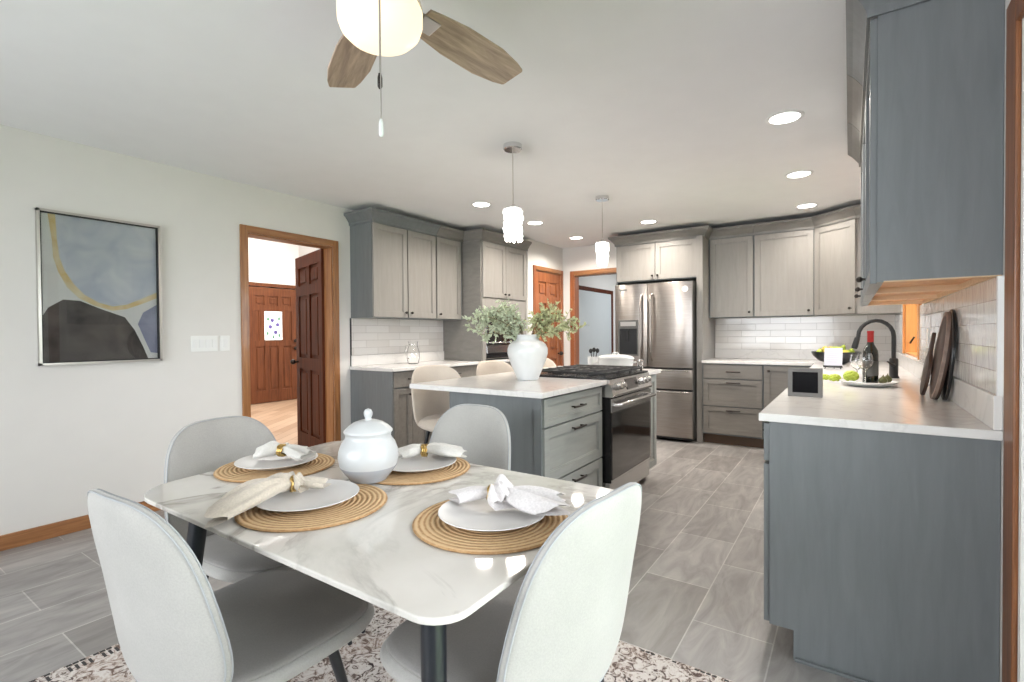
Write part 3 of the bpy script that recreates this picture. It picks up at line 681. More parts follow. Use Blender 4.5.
rt = MB().box(XR-.012, XR, 2.10, WY0-.056, 1.0205, UB-.001).box(XR-.012, XR, WY1+.056, 5.699, 1.0205, UB-.001).box(XR-.012, XR, 5.70, YB-.011, 1.0205, UB-.001)
struct(rt.build('wall_tiles_right', 'tile_y'))
struct(MB().box(XR-.014, XR, 2.085, 2.099, .915, UB).build('trim_8', 'white_trim'))
# ---- right wall uppers
UXF = .075
rl = ('big slate grey upper cabinet nearest the camera, its side panel filling the upper right', 'second upper cabinet along the right wall', 'third upper cabinet along the right wall, next to the window')
for i, (y0, y1) in enumerate(((2.09, 2.70), (2.705, 3.315), (3.32, 3.93))):
    t = thing('upper_cabinet', rl[i], 'cabinet', (.22, (y0+y1)/2, UB), group='upper cabinets along the right wall', world=True)
    # hollow underside: side walls, back, top and a recessed bottom board
    m = MB().box(UXF, XR-.002, y0, y1, UB+.03, UT).box(UXF, UXF+.018, y0, y1, UB, UB+.03).box(UXF+.018, XR-.002, y0, y0+.006, UB+.004, UB+.03)
    m.build('carcass', 'slate_cabinet', t)
    m = MB().box(UXF+.018, XR-.02, y0+.0065, y0+.018, UB, UB+.029).box(UXF+.018, XR-.02, y1-.018, y1, UB, UB+.029).box(XR-.02, XR-.002, y0+.0065, y1, UB, UB+.029)
    m.build('bottom_rim', 'raw_wood', t)
    MB().box(UXF+.018, XR-.02, y0+.018, y1-.018, UB+.022, UB+.029).build('bottom_board', 'honey_wood', t)
    d = shaker((UXF, y1-.003, UB-.005), -Y, -X, y1-y0-.006, UT-UB-.01, 'slate_cabinet', t); knob((UXF, y1-.05, UB+.06), -X, d)
    if i == 0: crown_path([(XR-.002, y0), (UXF-.02, y0), (UXF-.02, y1)], [(0, -1), (-1, -1), (-1, 0)], UT, CT, 'crown_moulding', 'slate_cabinet', t)
    else: crown_path([(UXF-.02, y0), (UXF-.02, y1)], [(-1, 0), (-1, 0)], UT, CT, 'crown_moulding', 'cabinet_half_lit', t)

# ================================================================ island
IX0, IX1 = -1.96, -1.335
t = thing('kitchen_island', 'grey island cabinet with three drawers beside the range', 'cabinet', (-1.65, 2.6, 0), world=True)
MB().box(IX0, IX1-.02, 2.245, 3.018, .11, .883).build('carcass', 'slate_cabinet', t)
MB().box(IX0, IX1-.10, 2.245, 3.018, 0, .109).build('toe_kick', 'toe_board', t)
MB().box(IX0, IX1-.001, 2.235, 2.2445, .0, .883).box(IX1-.045, IX1, 2.229, 2.2349, 0, .883).build('end_panel', 'slate_cabinet', t)
MB().box(IX0-.012, IX0-.001, 2.235, 4.11, 0, .883).build('back_panel', 'slate_cabinet', t)
for z0, z1, fl_ in ((.718, .872, False), (.415, .711, False), (.12, .408, False)):
    d = shaker((IX1-.02, 2.262, z0), Y, X, .742, z1-z0, 'island_front_lit', t, 'drawer', rail=.035 if z0 > .7 else .055)
    bar((IX1-.02, 2.262+.371, z1-.04 if z0 < .7 else (z0+z1)/2), Y, X, d, L=.15)
t = thing('kitchen_island_end', 'narrow grey cabinet closing the island beyond the range', 'cabinet', (-1.65, 3.95, 0), world=True)
MB().box(IX0, IX1-.02, 3.80, 4.105, .11, .883).build('carcass', 'slate_cabinet', t)
MB().box(IX0, IX1-.10, 3.80, 4.105, 0, .109).build('toe_kick', 'toe_board', t)
d = shaker((IX1-.02, 3.803, .12), Y, X, .30, .755, 'island_front_lit', t); knob((IX1-.02, 3.85, .8), X, d)
t = thing('countertop', 'white quartz island countertop with the vase standing on it', 'countertop', (-1.8, 2.6, .884), world=True)
MB().prism([(-2.27, 2.20), (-1.31, 2.20), (-1.31, 3.022), (-1.955, 3.022), (-1.955, 3.798), (-1.31, 3.798), (-1.31, 4.14), (-2.27, 4.14)], .884, .914, 'Z', .003).build('slab', 'quartz', t)
# ================================================================ range
RY0, RY1 = 3.026, 3.794
t = thing('gas_range', 'slide-in stainless gas range with black grates in the island', 'stove', (-1.6, 3.41, 0), world=True)
MB().box(-1.95, -1.345, RY0, RY1, .10, .912).box(-1.9, -1.40, RY0+.02, RY1-.02, 0, .10).build('body', 'black_enamel', t)
MB().box(-1.95, -1.30, RY0, RY1, .9155, .927, .003).build('cooktop', 'black_enamel', t)
cp = MB().prism([(-1.344, .80), (-1.272, .80), (-1.268, .815), (-1.296, .914), (-1.344, .914)], RY0, RY1, 'Y').build('control_panel', 'stainless_bright', t)
pn_ = Vector((.962, 0, .272))
def onpanel(y, f): return Vector((-1.268, y, .815)) + (Vector((-1.296, y, .914))-Vector((-1.268, y, .815)))*f
for y in (RY0+.09, RY0+.17, RY1-.25, RY1-.17, RY1-.09):
    p = onpanel(y, .5); MB().tube([p, p+pn_*.010, p+pn_*.012, p+pn_*.038], [.026, .026, .020, .017], 16).build('knob', 'stainless_bright', cp, smooth=40).location = (0, 0, 0)
p0 = onpanel(RY0+.26, .14)
MB().obox(p0, Y, (onpanel(0, 1)-onpanel(0, 0)), pn_, 0, .21, 0, .72, .001, .004).build('display', 'black_glass', cp).location = (0, 0, 0)
od = MB().box(-1.344, -1.287, RY0, RY1, .245, .79, .003).build('oven_door', 'black_enamel', t)
MB().box(-1.2865, -1.278, RY0+.002, RY1-.002, .70, .79, .002).box(-1.2865, -1.278, RY0+.002, RY1-.002, .245, .262, .002).box(-1.2865, -1.278, RY1-.03, RY1-.002, .262, .70, .002).build('door_frame', 'stainless_bright', od).location = (0, 0, 0)
MB().box(-1.2865, -1.277, RY0+.003, RY1-.031, .264, .698, .003).build('window', 'black_glass', od).location = (0, 0, 0)
MB().tube([(-1.285, RY0+.05, .745), (-1.235, RY0+.05, .75), (-1.232, (RY0+RY1)/2, .752), (-1.235, RY1-.05, .75), (-1.285, RY1-.05, .745)], .014, 12).build('handle', 'stainless_bright', od, smooth=50).location = (0, 0, 0)
MB().box(-1.344, -1.292, RY0, RY1, .115, .238, .004).build('drawer', 'stainless_bright', t)
for k in range(3):
    g = MB(); y0 = RY0+.03+k*.238; y1 = y0+.228
    for yy in (y0, y1-.012, (y0+y1)/2-.006): g.box(-1.90, -1.335, yy, yy+.012, .944, .960, .003)
    for xx in (-1.90, -1.76, -1.62, -1.48, -1.347): g.box(xx, xx+.012, y0, y1, .940, .957, .003)
    for xx in (-1.90, -1.347):
        for yy in (y0, y1-.012): g.box(xx, xx+.012, yy, yy+.012, .9275, .945)
    g.build('grate', 'matte_black', t)
    for xx in (-1.76, -1.48): MB().lathe([(.04, .9275), (.04, .936), (.028, .938), (.028, .944), (.001, .944)], (xx, (y0+y1)/2, 0), 16).build('burner', 'matte_black', t, smooth=40)

# ================================================================ ceiling lights
def downlight(i, x, y, lab, pw=12):
    t = thing('recessed_light', lab, 'ceiling light', (x, y, H), group='recessed ceiling lights')
    MB().lathe([(.098, -.0005), (.098, -.004), (.080, -.008), (.076, -.004), (.076, -.0008)], n=32).build('trim_ring', 'white_trim', t, smooth=40)
    MB().lathe([(.001, -.005), (.075, -.005), (.075, -.0035), (.001, -.0035)], n=32).build('lens', 'lamp_glow', t)
    l = area('recessed_lamp', (x, y, H-.012), (0, 0, 0), .14, .14, pw, (1, .93, .84), shape='DISK', spread=150)
dls = [(-.31, 3.23, 'recessed light nearest the big upper cabinet, brightest of the right row'), (-.33, 4.45, 'recessed light in the middle of the right-hand row'),
       (-.35, 5.60, 'recessed light just in front of the far corner cabinet'), (-1.83, 5.37, 'recessed light over the floor before the refrigerator'),
       (-2.866, 3.72, 'recessed light over the nearest left wall cabinets'), (-2.863, 4.68, 'recessed light just right of the nearer pendant'),
       (-2.888, 5.72, 'recessed light in front of the pantry door')]
for i, (x, y, lab) in enumerate(dls): downlight(i, x, y, lab, 6 if i == 2 else 12)

# pendants
def pendant(loc, label, taper, seed):
    t = thing('pendant_light', label, 'pendant light', loc, group='crystal pendants over the island')
    MB().lathe([(.001, 0), (.060, 0), (.060, -.028), (.054, -.034), (.001, -.034)], n=28).build('canopy', 'chrome', t, smooth=40)
    MB().tube([(0, 0, -.03), (0, 0, -.40)], .0028, 6).build('cord', 'nickel', t)
    s = MB().lathe([(.001, -.385), (.014, -.385), (.014, -.40), (.05, -.405), (.052, -.412), (.001, -.412)], n=24).build('cap', 'chrome', t, smooth=40)
    MB().lathe([(.001, -.413), (.030, -.413), (.026 if taper else .030, -.60), (.001, -.60)], n=20).build('bulb_tube', 'pendant_tube', t, smooth=40)
    rr = random.Random(seed); g = MB()
    for k in range(11):
        z = -.425-k*.0185; r0 = .052*(1-.35*k/10) if taper else .052
        n = 12
        for j in range(n):
            a = 2*PI*(j+.5*(k % 2))/n; r = r0+rr.uniform(-.004, .008)
            p = Vector((r*math.cos(a), r*math.sin(a), z+rr.uniform(-.003, .003)))
            rot = Matrix.Rotation(rr.uniform(0, 3), 3, 'X') @ Matrix.Rotation(rr.uniform(0, 3), 3, 'Z')
            bmesh.ops.create_icosphere(g.bm, subdivisions=1, radius=.0115*rr.uniform(.8, 1.15), matrix=Matrix.Translation(p) @ rot.to_4x4())
    g.build('crystal_shade', 'crystal', t)
    l = bpy.data.lights.new('pendant_lamp', 'POINT'); l.energy = 4; l.color = (1, .9, .78); l.shadow_soft_size = .06
    lo = bpy.data.objects.new('pendant_lamp', l); C.objects.link(lo); lo.location = (loc[0], loc[1], loc[2]-.66)
pendant((-1.805, 2.68, H), 'crystal pendant light nearer the camera, hanging before the left cabinets', False, 3)
pendant((-1.835, 4.15, H), 'smaller-looking crystal pendant light hanging before the back doorway', True, 4)

# ceiling fan
FC = (-1.127, .993)
t = thing('ceiling_fan', 'five-blade ceiling fan with brown wood blades and a warm glowing bowl light', 'ceiling fan', (*FC, H))
MB().lathe([(.001, -.001), (.085, -.001), (.09, -.05), (.05, -.075), (.001, -.075)], n=32).build('canopy', 'nickel', t, smooth=40)
MB().lathe([(.001, -.07), (.10, -.075), (.125, -.11), (.13, -.19), (.115, -.215), (.001, -.215)], n=36).build('motor_housing', 'nickel', t, smooth=40)
MB().lathe([(.001, -.215), (.06, -.216), (.066, -.25), (.118, -.262), (.120, -.272), (.001, -.272)], n=36).build('light_kit', 'nickel', t, smooth=40)
MB().lathe([(.116, -.273), (.121, -.285), (.120, -.318), (.112, -.342), (.092, -.362), (.062, -.376), (.03, -.383), (.001, -.385)], n=44).build('glass_bowl', 'fan_glow', t, smooth=80)
for k in range(5):
    a = R((85, 153, 229, 301, 12)[k]); c, s_ = math.cos(a), math.sin(a)
    m = MB(); pts = [(.15, -.05), (.20, -.060), (.30, -.074), (.46, -.078), (.56, -.064), (.602, -.052), (.608, -.046), (.608, .046), (.602, .052), (.56, .064), (.46, .078), (.30, .074), (.20, .060), (.15, .05)]
    bl = m.prism(pts, -.004, .004, 'Z', .002).build('blade', 'fan_wood', t)
    bl.location = (0, 0, -.235); bl.rotation_euler = Matrix.Rotation(a, 3, 'Z').to_4x4().to_euler() if 0 else (Matrix.Rotation(a, 3, 'Z') @ Matrix.Rotation(R(-11), 3, 'X')).to_euler()
    MB().box(.10, .215, -.020, .020, .0045, .010, .002).box(.17, .225, -.036, .036, .0045, .009, .002).box(.145, .21, -.03, .03, -.009, -.0045, .002).build('blade_bracket', 'nickel', bl)
def bead_chain(x, y, z0, z1, fob, mat, nm):
    k = MB().tube([(x, y, z0), (x, y, z1)], .0016, 6); c_ = k.build('pull_chain', 'nickel', t)
    MB().lathe([(.001, z1+.001), (.004, z1), (.0065, z1-.012), (.0065, z1-fob+.006), (.003, z1-fob), (.001, z1-fob)], (x, y, 0), 12).build('fob', mat, c_, smooth=50)
bead_chain(.106, -.098, -.268, -.535, .04, 'bronze_knob', 'a')
bead_chain(.116, -.104, -.268, -.66, .045, 'white_ceramic', 'b')
# unseen fill lights added to brighten the hall and the utility room
area('hall_fill', (-6.9, 4.3, 3.4), (0, 0, 0), 1.2, 1.2, 125, (1, .97, .93))
area('hall_near_fill', (-4.75, 2.6, 2.9), (0, 0, 0), .5, .5, 12, (1, .97, .93))
area('utility_fill', (-2.2, 7.8, 2.40), (0, 0, 0), .6, .6, 20, (.95, .98, 1))

# ================================================================ rug
t = thing('area_rug', 'distressed ivory and brown patterned rug under the dining table', 'rug', (-1.2, 1.0, .001))
bd = MB().box(-1.19, 1.22, -.84, .84, 0, .008, .002); nf0 = len(bd.bm.faces); rr = random.Random(4)
for x in (-1.185, 1.205):
    for i in range(84):
        y = -.83+i*.02
        if rr.random() < .8: bd.box(x, x+.012, y, y+.017, .0081, .0092)
        if rr.random() < .55: bd.box((x+.02) if x < 0 else (x-.045), (x+.055) if x < 0 else (x-.01), y, y+.009, .0081, .0092)
for y in (-.835, .825):
    for i in range(120):
        x = -1.18+i*.02
        if rr.random() < .45: bd.box(x, x+.015, y, y+.008, .0081, .0092)
bd.bm.faces.ensure_lookup_table()
for f in bd.bm.faces:
    if f.calc_center_median().z > .00805: f.material_index = 1
o = bd.build('pile', 'rug_pile', t); o.data.materials.append(M['rug_border'])

# ================================================================ dining table
TX0, TX1, TY0, TY1 = -1.79, -.532, .582, 1.392
tc_ = ((TX0+TX1)/2, (TY0+TY1)/2)
t = thing('dining_table', 'rectangular dining table with white veined marble top and black legs', 'table', (*tc_, .0095))
def rrect(hx, hy, rs, n=8):
    pts = []
    for (sx, sy, a0), r in zip(((1, 1, 0), (-1, 1, 90), (-1, -1, 180), (1, -1, 270)), rs):
        cx, cy = sx*(hx-r), sy*(hy-r)
        for i in range(n+1): a = R(a0+90*i/n); pts.append((cx+r*math.cos(a), cy+r*math.sin(a)))
    return pts
hx, hy = (TX1-TX0)/2, (TY1-TY0)/2
tp = [(x-(.095*max(0, (y+hy)/(2*hy)) if x < 0 else 0), y) for x, y in rrect(hx, hy, (.07, .07, .13, .07))]
MB().prism(tp, .732, .7455, 'Z', .0035).build('tabletop', 'marble', t)
MB().box(-hx+.12, hx-.12, -hy+.12, -hy+.15, .685, .731).box(-hx+.12, hx-.12, hy-.15, hy-.12, .685, .731).box(-hx+.12, -hx+.15, -hy+.15, hy-.15, .685, .731).box(hx-.15, hx-.12, -hy+.15, hy-.15, .685, .731).build('frame', 'black_metal', t)
for sx in (-1, 1):
    for sy in (-1, 1):
        ix, iy, sp_ = (.125, .11, .065) if sx > 0 else ((.205, .11, .065) if sy < 0 else (.055, .055, .02))
        MB().tube([(sx*(hx-ix), sy*(hy-iy), .731), (sx*(hx-ix+sp_), sy*(hy-iy+sp_), .0)], [.026, .017], 16).build('leg', 'black_metal', t, smooth=50)

# ================================================================ dining chairs
def outl(n, fx):  # closed outline from half-width function over v in [0,1]
    pts = []
    for i in range(n+1): v = i/n; pts.append((fx(v), v))
    for i in range(n, -1, -1): v = i/n; pts.append((-fx(v), v))
    return pts
def superell(hx_, hy_, p, n=48, taper=0):
    pts = []
    for i in range(n):
        a = 2*PI*i/n; c, s_ = math.cos(a), math.sin(a)
        x = hx_*math.copysign(abs(c)**(2/p), c); y = hy_*math.copysign(abs(s_)**(2/p), s_)
        pts.append((x*(1-taper*y/hy_), y))
    return pts
def backshape(hw0, hw1, h, n=64):
    """rounded backrest outline: wide at the bottom, softly rounded narrower top"""
    pts = []
    for i in range(n):
        a = 2*PI*i/n; c, s_ = math.cos(a), math.sin(a)
        x = math.copysign(abs(c)**(2/3.4), c); y = math.copysign(abs(s_)**(2/3.4), s_)
        v = (y+1)/2; hw = hw0+(hw1-hw0)*v**1.5
        pts.append((x*hw, v*h))
    return pts
def chair(label, loc, rz, name='dining_chair', seat_h=.475, back_h=.462, body='chair_fabric', seatm='seat_fabric', legz=None, hw0=.256, hw1=.205):
    t = thing(name, label, 'chair', loc, rz, group='upholstered chairs around the dining table')
    # seat
    def ms(a, b_, tt): return (a, b_+.03, seat_h-.035+tt*(1 if tt > 0 else 1.0)-.012*(1-(a/.23)**2)*(1 if tt > 0 else 0)+.0*b_)
    so = superell(.250, .245, 3.4, taper=-.04)
    MB().pillow(so, .062, ms, edge=6).build('seat_shell', body, t, smooth=180)
    so2 = superell(.236, .232, 3.4, taper=-.04)
    MB().pillow(so2, .034, lambda a, b_, tt: (a, b_+.03, seat_h-.012+tt-.010*(1-(a/.23)**2)), edge=6).build('seat', seatm, t, smooth=180)
    lean = .16
    def mb(a, b_, tt):
        cur = .045*(a/.22)**2*(1-.25*b_/back_h)         # wraps forward at the sides
        y = -.225-lean*b_*(.55+.45*b_/back_h)+cur
        return (a, y+tt, seat_h-.055+b_)
    bo = backshape(hw0, hw1, back_h)
    bk = MB().pillow(bo, .048, mb, edge=5).build('backrest', body, t, smooth=180)
    pts = []
    for sgn, nm in ((1, 'piping'), (-1, 'piping')):
        loop = [Vector(mb(p[0]*.985, back_h/2+(p[1]-back_h/2)*.985, sgn*.0072)) for p in bo]; loop.append(loop[0])
        MB().tube(loop, .0022, 6, close=False).build('piping', 'seam_grey', bk, smooth=80)
    zt = seat_h-.055
    for sx in (-1, 1):
        MB().tube([(sx*.13, .13, zt), (sx*.205, .215, 0)], [.016, .009], 12).build('leg', 'black_metal', t, smooth=50)
        MB().tube([(sx*.13, -.12, zt), (sx*.200, -.235, 0)], [.016, .009], 12).build('leg', 'black_metal', t, smooth=50)
    MB().box(-.14, .14, -.13, .14, zt-.012, zt+.004, .003).build('seat_plate', 'black_metal', t)
    return t
simple('seam_grey', (.36, .37, .38), rough=.8)
Zr = .0095
c0 = chair('pale grey upholstered chair at lower left, its back turned to the camera', (-1.292, .678, Zr), R(3))
dup(c0, (-.70, 1.0, Zr), R(84), 'pale upholstered chair at the right end of the table, nearest the range')
dup(c0, (-1.81, 1.01, Zr), R(-84), 'cream upholstered chair at the left end of the table, against the bare wall')
dup(c0, (-1.435, 1.53, Zr), R(180), 'cream upholstered chair on the far side of the table, before the island')

# ================================================================ bar stools
def stool(label, loc, rz):
    t = thing('bar_stool', label, 'stool', loc, rz, group='bar stools along the island')
    sh = .66
    MB().pillow(superell(.195, .185, 3.2), .075, lambda a, b_, tt: (a, b_, sh-.035+tt+.03*(b_/.2)**2*(b_ < 0)), edge=5).build('seat', 'stool_fabric', t, smooth=180)
    def mb(a, b_, tt): return (a, -.155-.075*(b_/.40)+.07*(a/.2)**2+tt, sh-.075+b_)
    MB().pillow(backshape(.228, .205, .42), .045, mb, edge=5).build('backrest', 'stool_fabric', t, smooth=180)
    for sx in (-1, 1):
        for sy in (-1, 1): MB().tube([(sx*.10, sy*.10, sh-.065), (sx*.19, sy*.19, 0)], [.013, .009], 10).build('leg', 'black_metal', t, smooth=50)
    q = .147
    MB().tube([(-q, -q, .30), (q, -q, .30), (q, q, .30), (-q, q, .30), (-q, -q, .30)], .007, 8).build('footrest', 'black_metal', t, smooth=50)
    return t
s0 = stool('cream bar stool nearest the dining table at the island corner', (-2.205, 2.50, 0), R(-103))
dup(s0, (-2.205, 3.19, 0), R(-103), 'middle cream bar stool, half hidden by the island vase')
dup(s0, (-2.205, 3.90, 0), R(-103), 'farthest cream bar stool, showing just right of the vase')

# ================================================================ table setting
TT = .756
def placemat(x, y, label, r=.19):
    t = tag(MB().lathe([(.001, 0), (r, 0), (r+.003, .003), (r, .006), (r*.96, .0065), (.001, .0065)], n=72).build('placemat', 'woven_straw', smooth=40), label, 'placemat', 'round woven placemats')
    t.location = (x, y, TT+.0003); return t
def plate(x, y, label, r=.135):
    o = MB().lathe([(.001, .0), (r*.60, .0), (r*.66, .004), (r*.9, .014), (r, .019), (r-.001, .0205), (r*.9, .0165), (r*.66, .007), (.001, .0062)], n=64).build('dinner_plate', 'plate_white', smooth=60)
    tag(o, label, 'plate', 'white dinner plates on the placemats'); o.location = (x, y, TT+.0075); return o
def napkin(c, ang, label, lobes, mat='linen', z=.028, seed=1):
    """gathered cloth: each lobe = (angle, length, width, height, end drop, fold amplitude) fans out of the ring"""
    t = thing('napkin', label, 'napkin', (c[0], c[1], TT+z), ang, group='folded linen napkins in gold rings')
    rr = random.Random(seed); m = MB(); nu, nv = 26, 40
    for (la, L, W, Ht, drop, amp) in lobes:
        ph = rr.uniform(0, 6); d = Vector((math.cos(R(la)), math.sin(R(la)), 0)); sd = Vector((-d.y, d.x, 0)); rows = []
        for i in range(nu+1):
            f = i/nu; g = min(1, f/.62); hw = .011+(W-.011)*(g*g*(3-2*g))*(1-.10*max(0, f-.8)/.2)
            hh = .011+(Ht-.011)*math.sin(min(1, f/.55)*PI/2)*(1-.72*f); row = []
            for j in range(nv):
                a = 2*PI*j/nv; cc, ss = math.cos(a), math.sin(a)
                v = math.copysign(abs(cc)**.8, cc)
                fold = amp*(math.sin(5*v*1.3+ph+2.2*f)+.5*math.sin(11*v+ph*2-3*f))*f**.6*(1-.3*f)
                zz = .018*(1-f)+hh*(.55+ss*.9)+fold*(1 if ss > 0 else .5)
                end = L*f*(1+.10*math.sin(3*v+ph)*f-.22*v*v*f)
                zz = max(zz, .0012 if drop == 0 else -.2)-drop*max(0, f-.4)**1.4
                row.append(m.bm.verts.new(d*end+sd*(hw*v)+Z*zz))
            rows.append(row)
        for p_, q_ in zip(rows, rows[1:]):
            for j in range(nv): m.bm.faces.new((p_[j], p_[(j+1) % nv], q_[(j+1) % nv], q_[j]))
        cen = m.bm.verts.new(sum((v.co for v in rows[-1]), Vector())/nv-d*.035)
        for j in range(nv): m.bm.faces.new((rows[-1][j], rows[-1][(j+1) % nv], cen))
        m.bm.faces.new(rows[0])
    bmesh.ops.recalc_face_normals(m.bm, faces=m.bm.faces[:])
    m.build('cloth', mat, t, smooth=50)
    return t
def ring(c, ang, label, z=.028):
    m = MB(); pts = []
    for off in (-.007, 0, .007):
        lp = [(off+.002*math.sin(5*a), .0215*math.cos(a), .0195+.0195*math.sin(a)) for a in [2*PI*i/28 for i in range(29)]]
        m.tube(lp, .0035, 8, close=False)
    o = m.build('napkin_ring', 'gold', smooth=60); tag(o, label, 'napkin ring', 'gold napkin rings'); o.location = (c[0], c[1], TT+z-.002+.0035); o.rotation_euler = (0, 0, ang); return o
sets = [((-1.21, .815), (-1.235, .812), 'near long side, overhung by a beige napkin'), ((-1.675, .98), (-1.68, .985), 'left end of the table'),
        ((-.735, .985), (-.735, .99), 'right end of the table'), ((-1.245, 1.225), (-1.24, 1.235), 'far long side, partly behind the tureen')]
for mc, pc, w_ in sets:
    placemat(*mc, 'round woven straw placemat at the '+w_.split(',')[0]); plate(*pc, 'white round dinner plate at the '+w_.split(',')[0])
N0 = (-1.283, .800)
napkin(N0, 0, 'beige linen napkin drooping over the near plate toward the table edge', [(262, .225, .070, .032, .045, .007), (176, .145, .044, .026, .02, .006), (66, .095, .036, .016, 0, .004), (225, .05, .024, .034, 0, .007), (20, .035, .022, .034, 0, .007)], z=.030, seed=2)
ring(N0, R(65), 'gold ring around the beige napkin on the near plate', .030)
N1 = (-1.69, 1.01)
napkin(N1, 0, 'white linen napkin on the plate at the left end', [(212, .10, .050, .034, 0, .007), (150, .07, .035, .026, 0, .006), (18, .125, .045, .022, 0, .006), (60, .09, .035, .02, 0, .006)], 'linen_white', z=.030, seed=5)
ring(N1, R(28), 'gold ring on the white napkin at the left end', .030)
N2 = (-.765, 1.030)
napkin(N2, 0, 'greyish linen napkin fanned across the right-end plate', [(208, .110, .030, .022, 0, .002), (10, .195, .056, .024, 0, .008), (33, .175, .046, .020, 0, .007), (-25, .075, .036, .040, 0, .010), (20, .060, .034, .052, 0, .011)], 'linen_grey', z=.030, seed=9)
ring(N2, R(26), 'gold ring on the greyish napkin at the right end', .030)
N3 = (-1.255, 1.285)
napkin(N3, 0, 'pale linen napkin on the far plate beside the tureen', [(222, .10, .040, .028, 0, .005), (175, .08, .030, .022, 0, .005), (38, .15, .055, .026, 0, .006), (68, .11, .040, .024, 0, .006)], 'linen_white', z=.030, seed=14)
ring(N3, R(40), 'gold ring on the pale napkin at the far side', .030)
# tureen
t = thing('tureen', 'white lidded ceramic tureen in the middle of the table', 'tureen', (-1.262, 1.043, TT+.0075)); t.scale = (.94, .94, .92)
MB().lathe([(.001, 0), (.058, 0), (.062, .006), (.080, .028), (.094, .052), (.099, .078), (.097, .100), (.088, .126), (.078, .140), (.074, .148), (.075, .158), (.078, .163), (.070, .163), (.068, .150), (.001, .150)], n=56).build('body', 'tureen_white', t, smooth=60)
MB().lathe([(.0585, .0006), (.0625, .006), (.0805, .028), (.0925, .0475), (.0928, .049), (.092, .049), (.060, .0006)], n=56, cap=False).build('shade_band', 'tureen_shade', t, smooth=80)  # shade on the lower body painted as a grey band
ld = MB().lathe([(.066, .1635), (.079, .1635), (.080, .168), (.077, .172), (.066, .184), (.048, .196), (.028, .203), (.001, .206)], n=56).build('lid', 'tureen_white', t, smooth=60)
MB().lathe([(.001, .203), (.012, .204), (.010, .211), (.014, .220), (.0145, .230), (.010, .239), (.001, .243)], n=24).build('knob', 'tureen_white', ld, smooth=80)

# ================================================================ island vase with branches
VX, VY = -1.772, 2.79
t = thing('vase', 'white rounded ceramic vase on the island', 'vase', (VX, VY, .9143))
MB().lathe([(.001, 0), (.068, 0), (.072, .006), (.080, .03), (.100, .075), (.121, .130), (.134, .175), (.134, .205), (.122, .235), (.098, .255), (.078, .262), (.072, .272), (.074, .292), (.080, .300), (.072, .300), (.064, .285), (.062, .26), (.001, .255)], n=56).build('body', 'white_ceramic', t, smooth=60)
rg = Vector((.827, .562, 0)); vw = Vector((-.562, .827, 0))
def branch(seed, side, reach, rise, depth, mat, label, grp, nl=210):
    rr = random.Random(seed)
    t = thing('leafy_branch', label, 'branch', (VX, VY, .9143), group=grp)
    b0 = Vector((side*.02, 0, .262)); d = rg*side*reach+vw*depth
    pts = []
    for i in range(9):
        f = i/8; p = b0+d*(f**1.1)+Z*(rise*math.sin(f*PI*.62)*1.05-.02*f)
        pts.append(p)
    st = MB().tube(pts, [.003*(1-.7*i/8) for i in range(9)], 6)
    lv = MB()
    def leaf_at(p, dr, L):
        sd = dr.cross(Vector((rr.gauss(0, 1), rr.gauss(0, 1), rr.gauss(0, 1)))).normalized(); up_ = dr.cross(sd)
        w_ = L*.36; q = [p, p+dr*L*.35+sd*w_+up_*L*.08, p+dr*L, p+dr*L*.35-sd*w_+up_*L*.08]
        vs = [lv.bm.verts.new(x) for x in q]; mid = lv.bm.verts.new(p+dr*L*.45-up_*L*.05)
        for a, b_ in ((0, 1), (1, 2), (2, 3), (3, 0)): lv.bm.faces.new((vs[a], vs[b_], mid))
    for k in range(nl//8):
        f = rr.uniform(.22, 1.0); idx = f*8; i0 = min(7, int(idx)); p = pts[i0].lerp(pts[i0+1], idx-i0)
        td = Vector((rr.gauss(0, 1), rr.gauss(0, 1), rr.gauss(0, .8)+.1)).normalized(); L = rr.uniform(.03, .075)
        e = p+td*L; st.tube([p, p.lerp(e, .5)+Z*.004, e], [.0014, .0012, .0008], 4)
        for q in range(8):
            g = (q+1)/8; lp = p.lerp(e, g)
            leaf_at(lp, (td+Vector((rr.gauss(0, .8), rr.gauss(0, .8), rr.gauss(0, .8)))).normalized(), rr.uniform(.017, .030))
    st.build('stem', 'stem_brown', t); o = lv.build('leaves', mat, t)
    return t
rb = random.Random(11)
spec = [(-1, .38, .10, .02), (-1, .34, .16, -.07), (-1, .28, .20, .07), (-1, .22, .20, -.04), (-1, .30, .06, -.10), (-1, .16, .23, .10), (-1, .40, .15, .08), (-1, .12, .17, -.1), (-1, .25, .11, .12)]
for i, s_ in enumerate(spec): branch(20+i, s_[0], s_[1], s_[2], s_[3], 'leaf_pale', 'pale grey-green leafy branch spreading from the vase toward the microwave tower', 'pale branches in the island vase')
spec = [(1, .16, .21, -.05), (1, .22, .20, .05), (1, .28, .15, 0), (1, .32, .10, .06), (1, .25, .07, -.08), (1, .12, .17, .1)]
for i, s_ in enumerate(spec): branch(50+i, s_[0], s_[1], s_[2], s_[3], 'leaf_olive', 'olive green leafy branch spreading from the vase toward the pantry door', 'olive branches in the island vase')

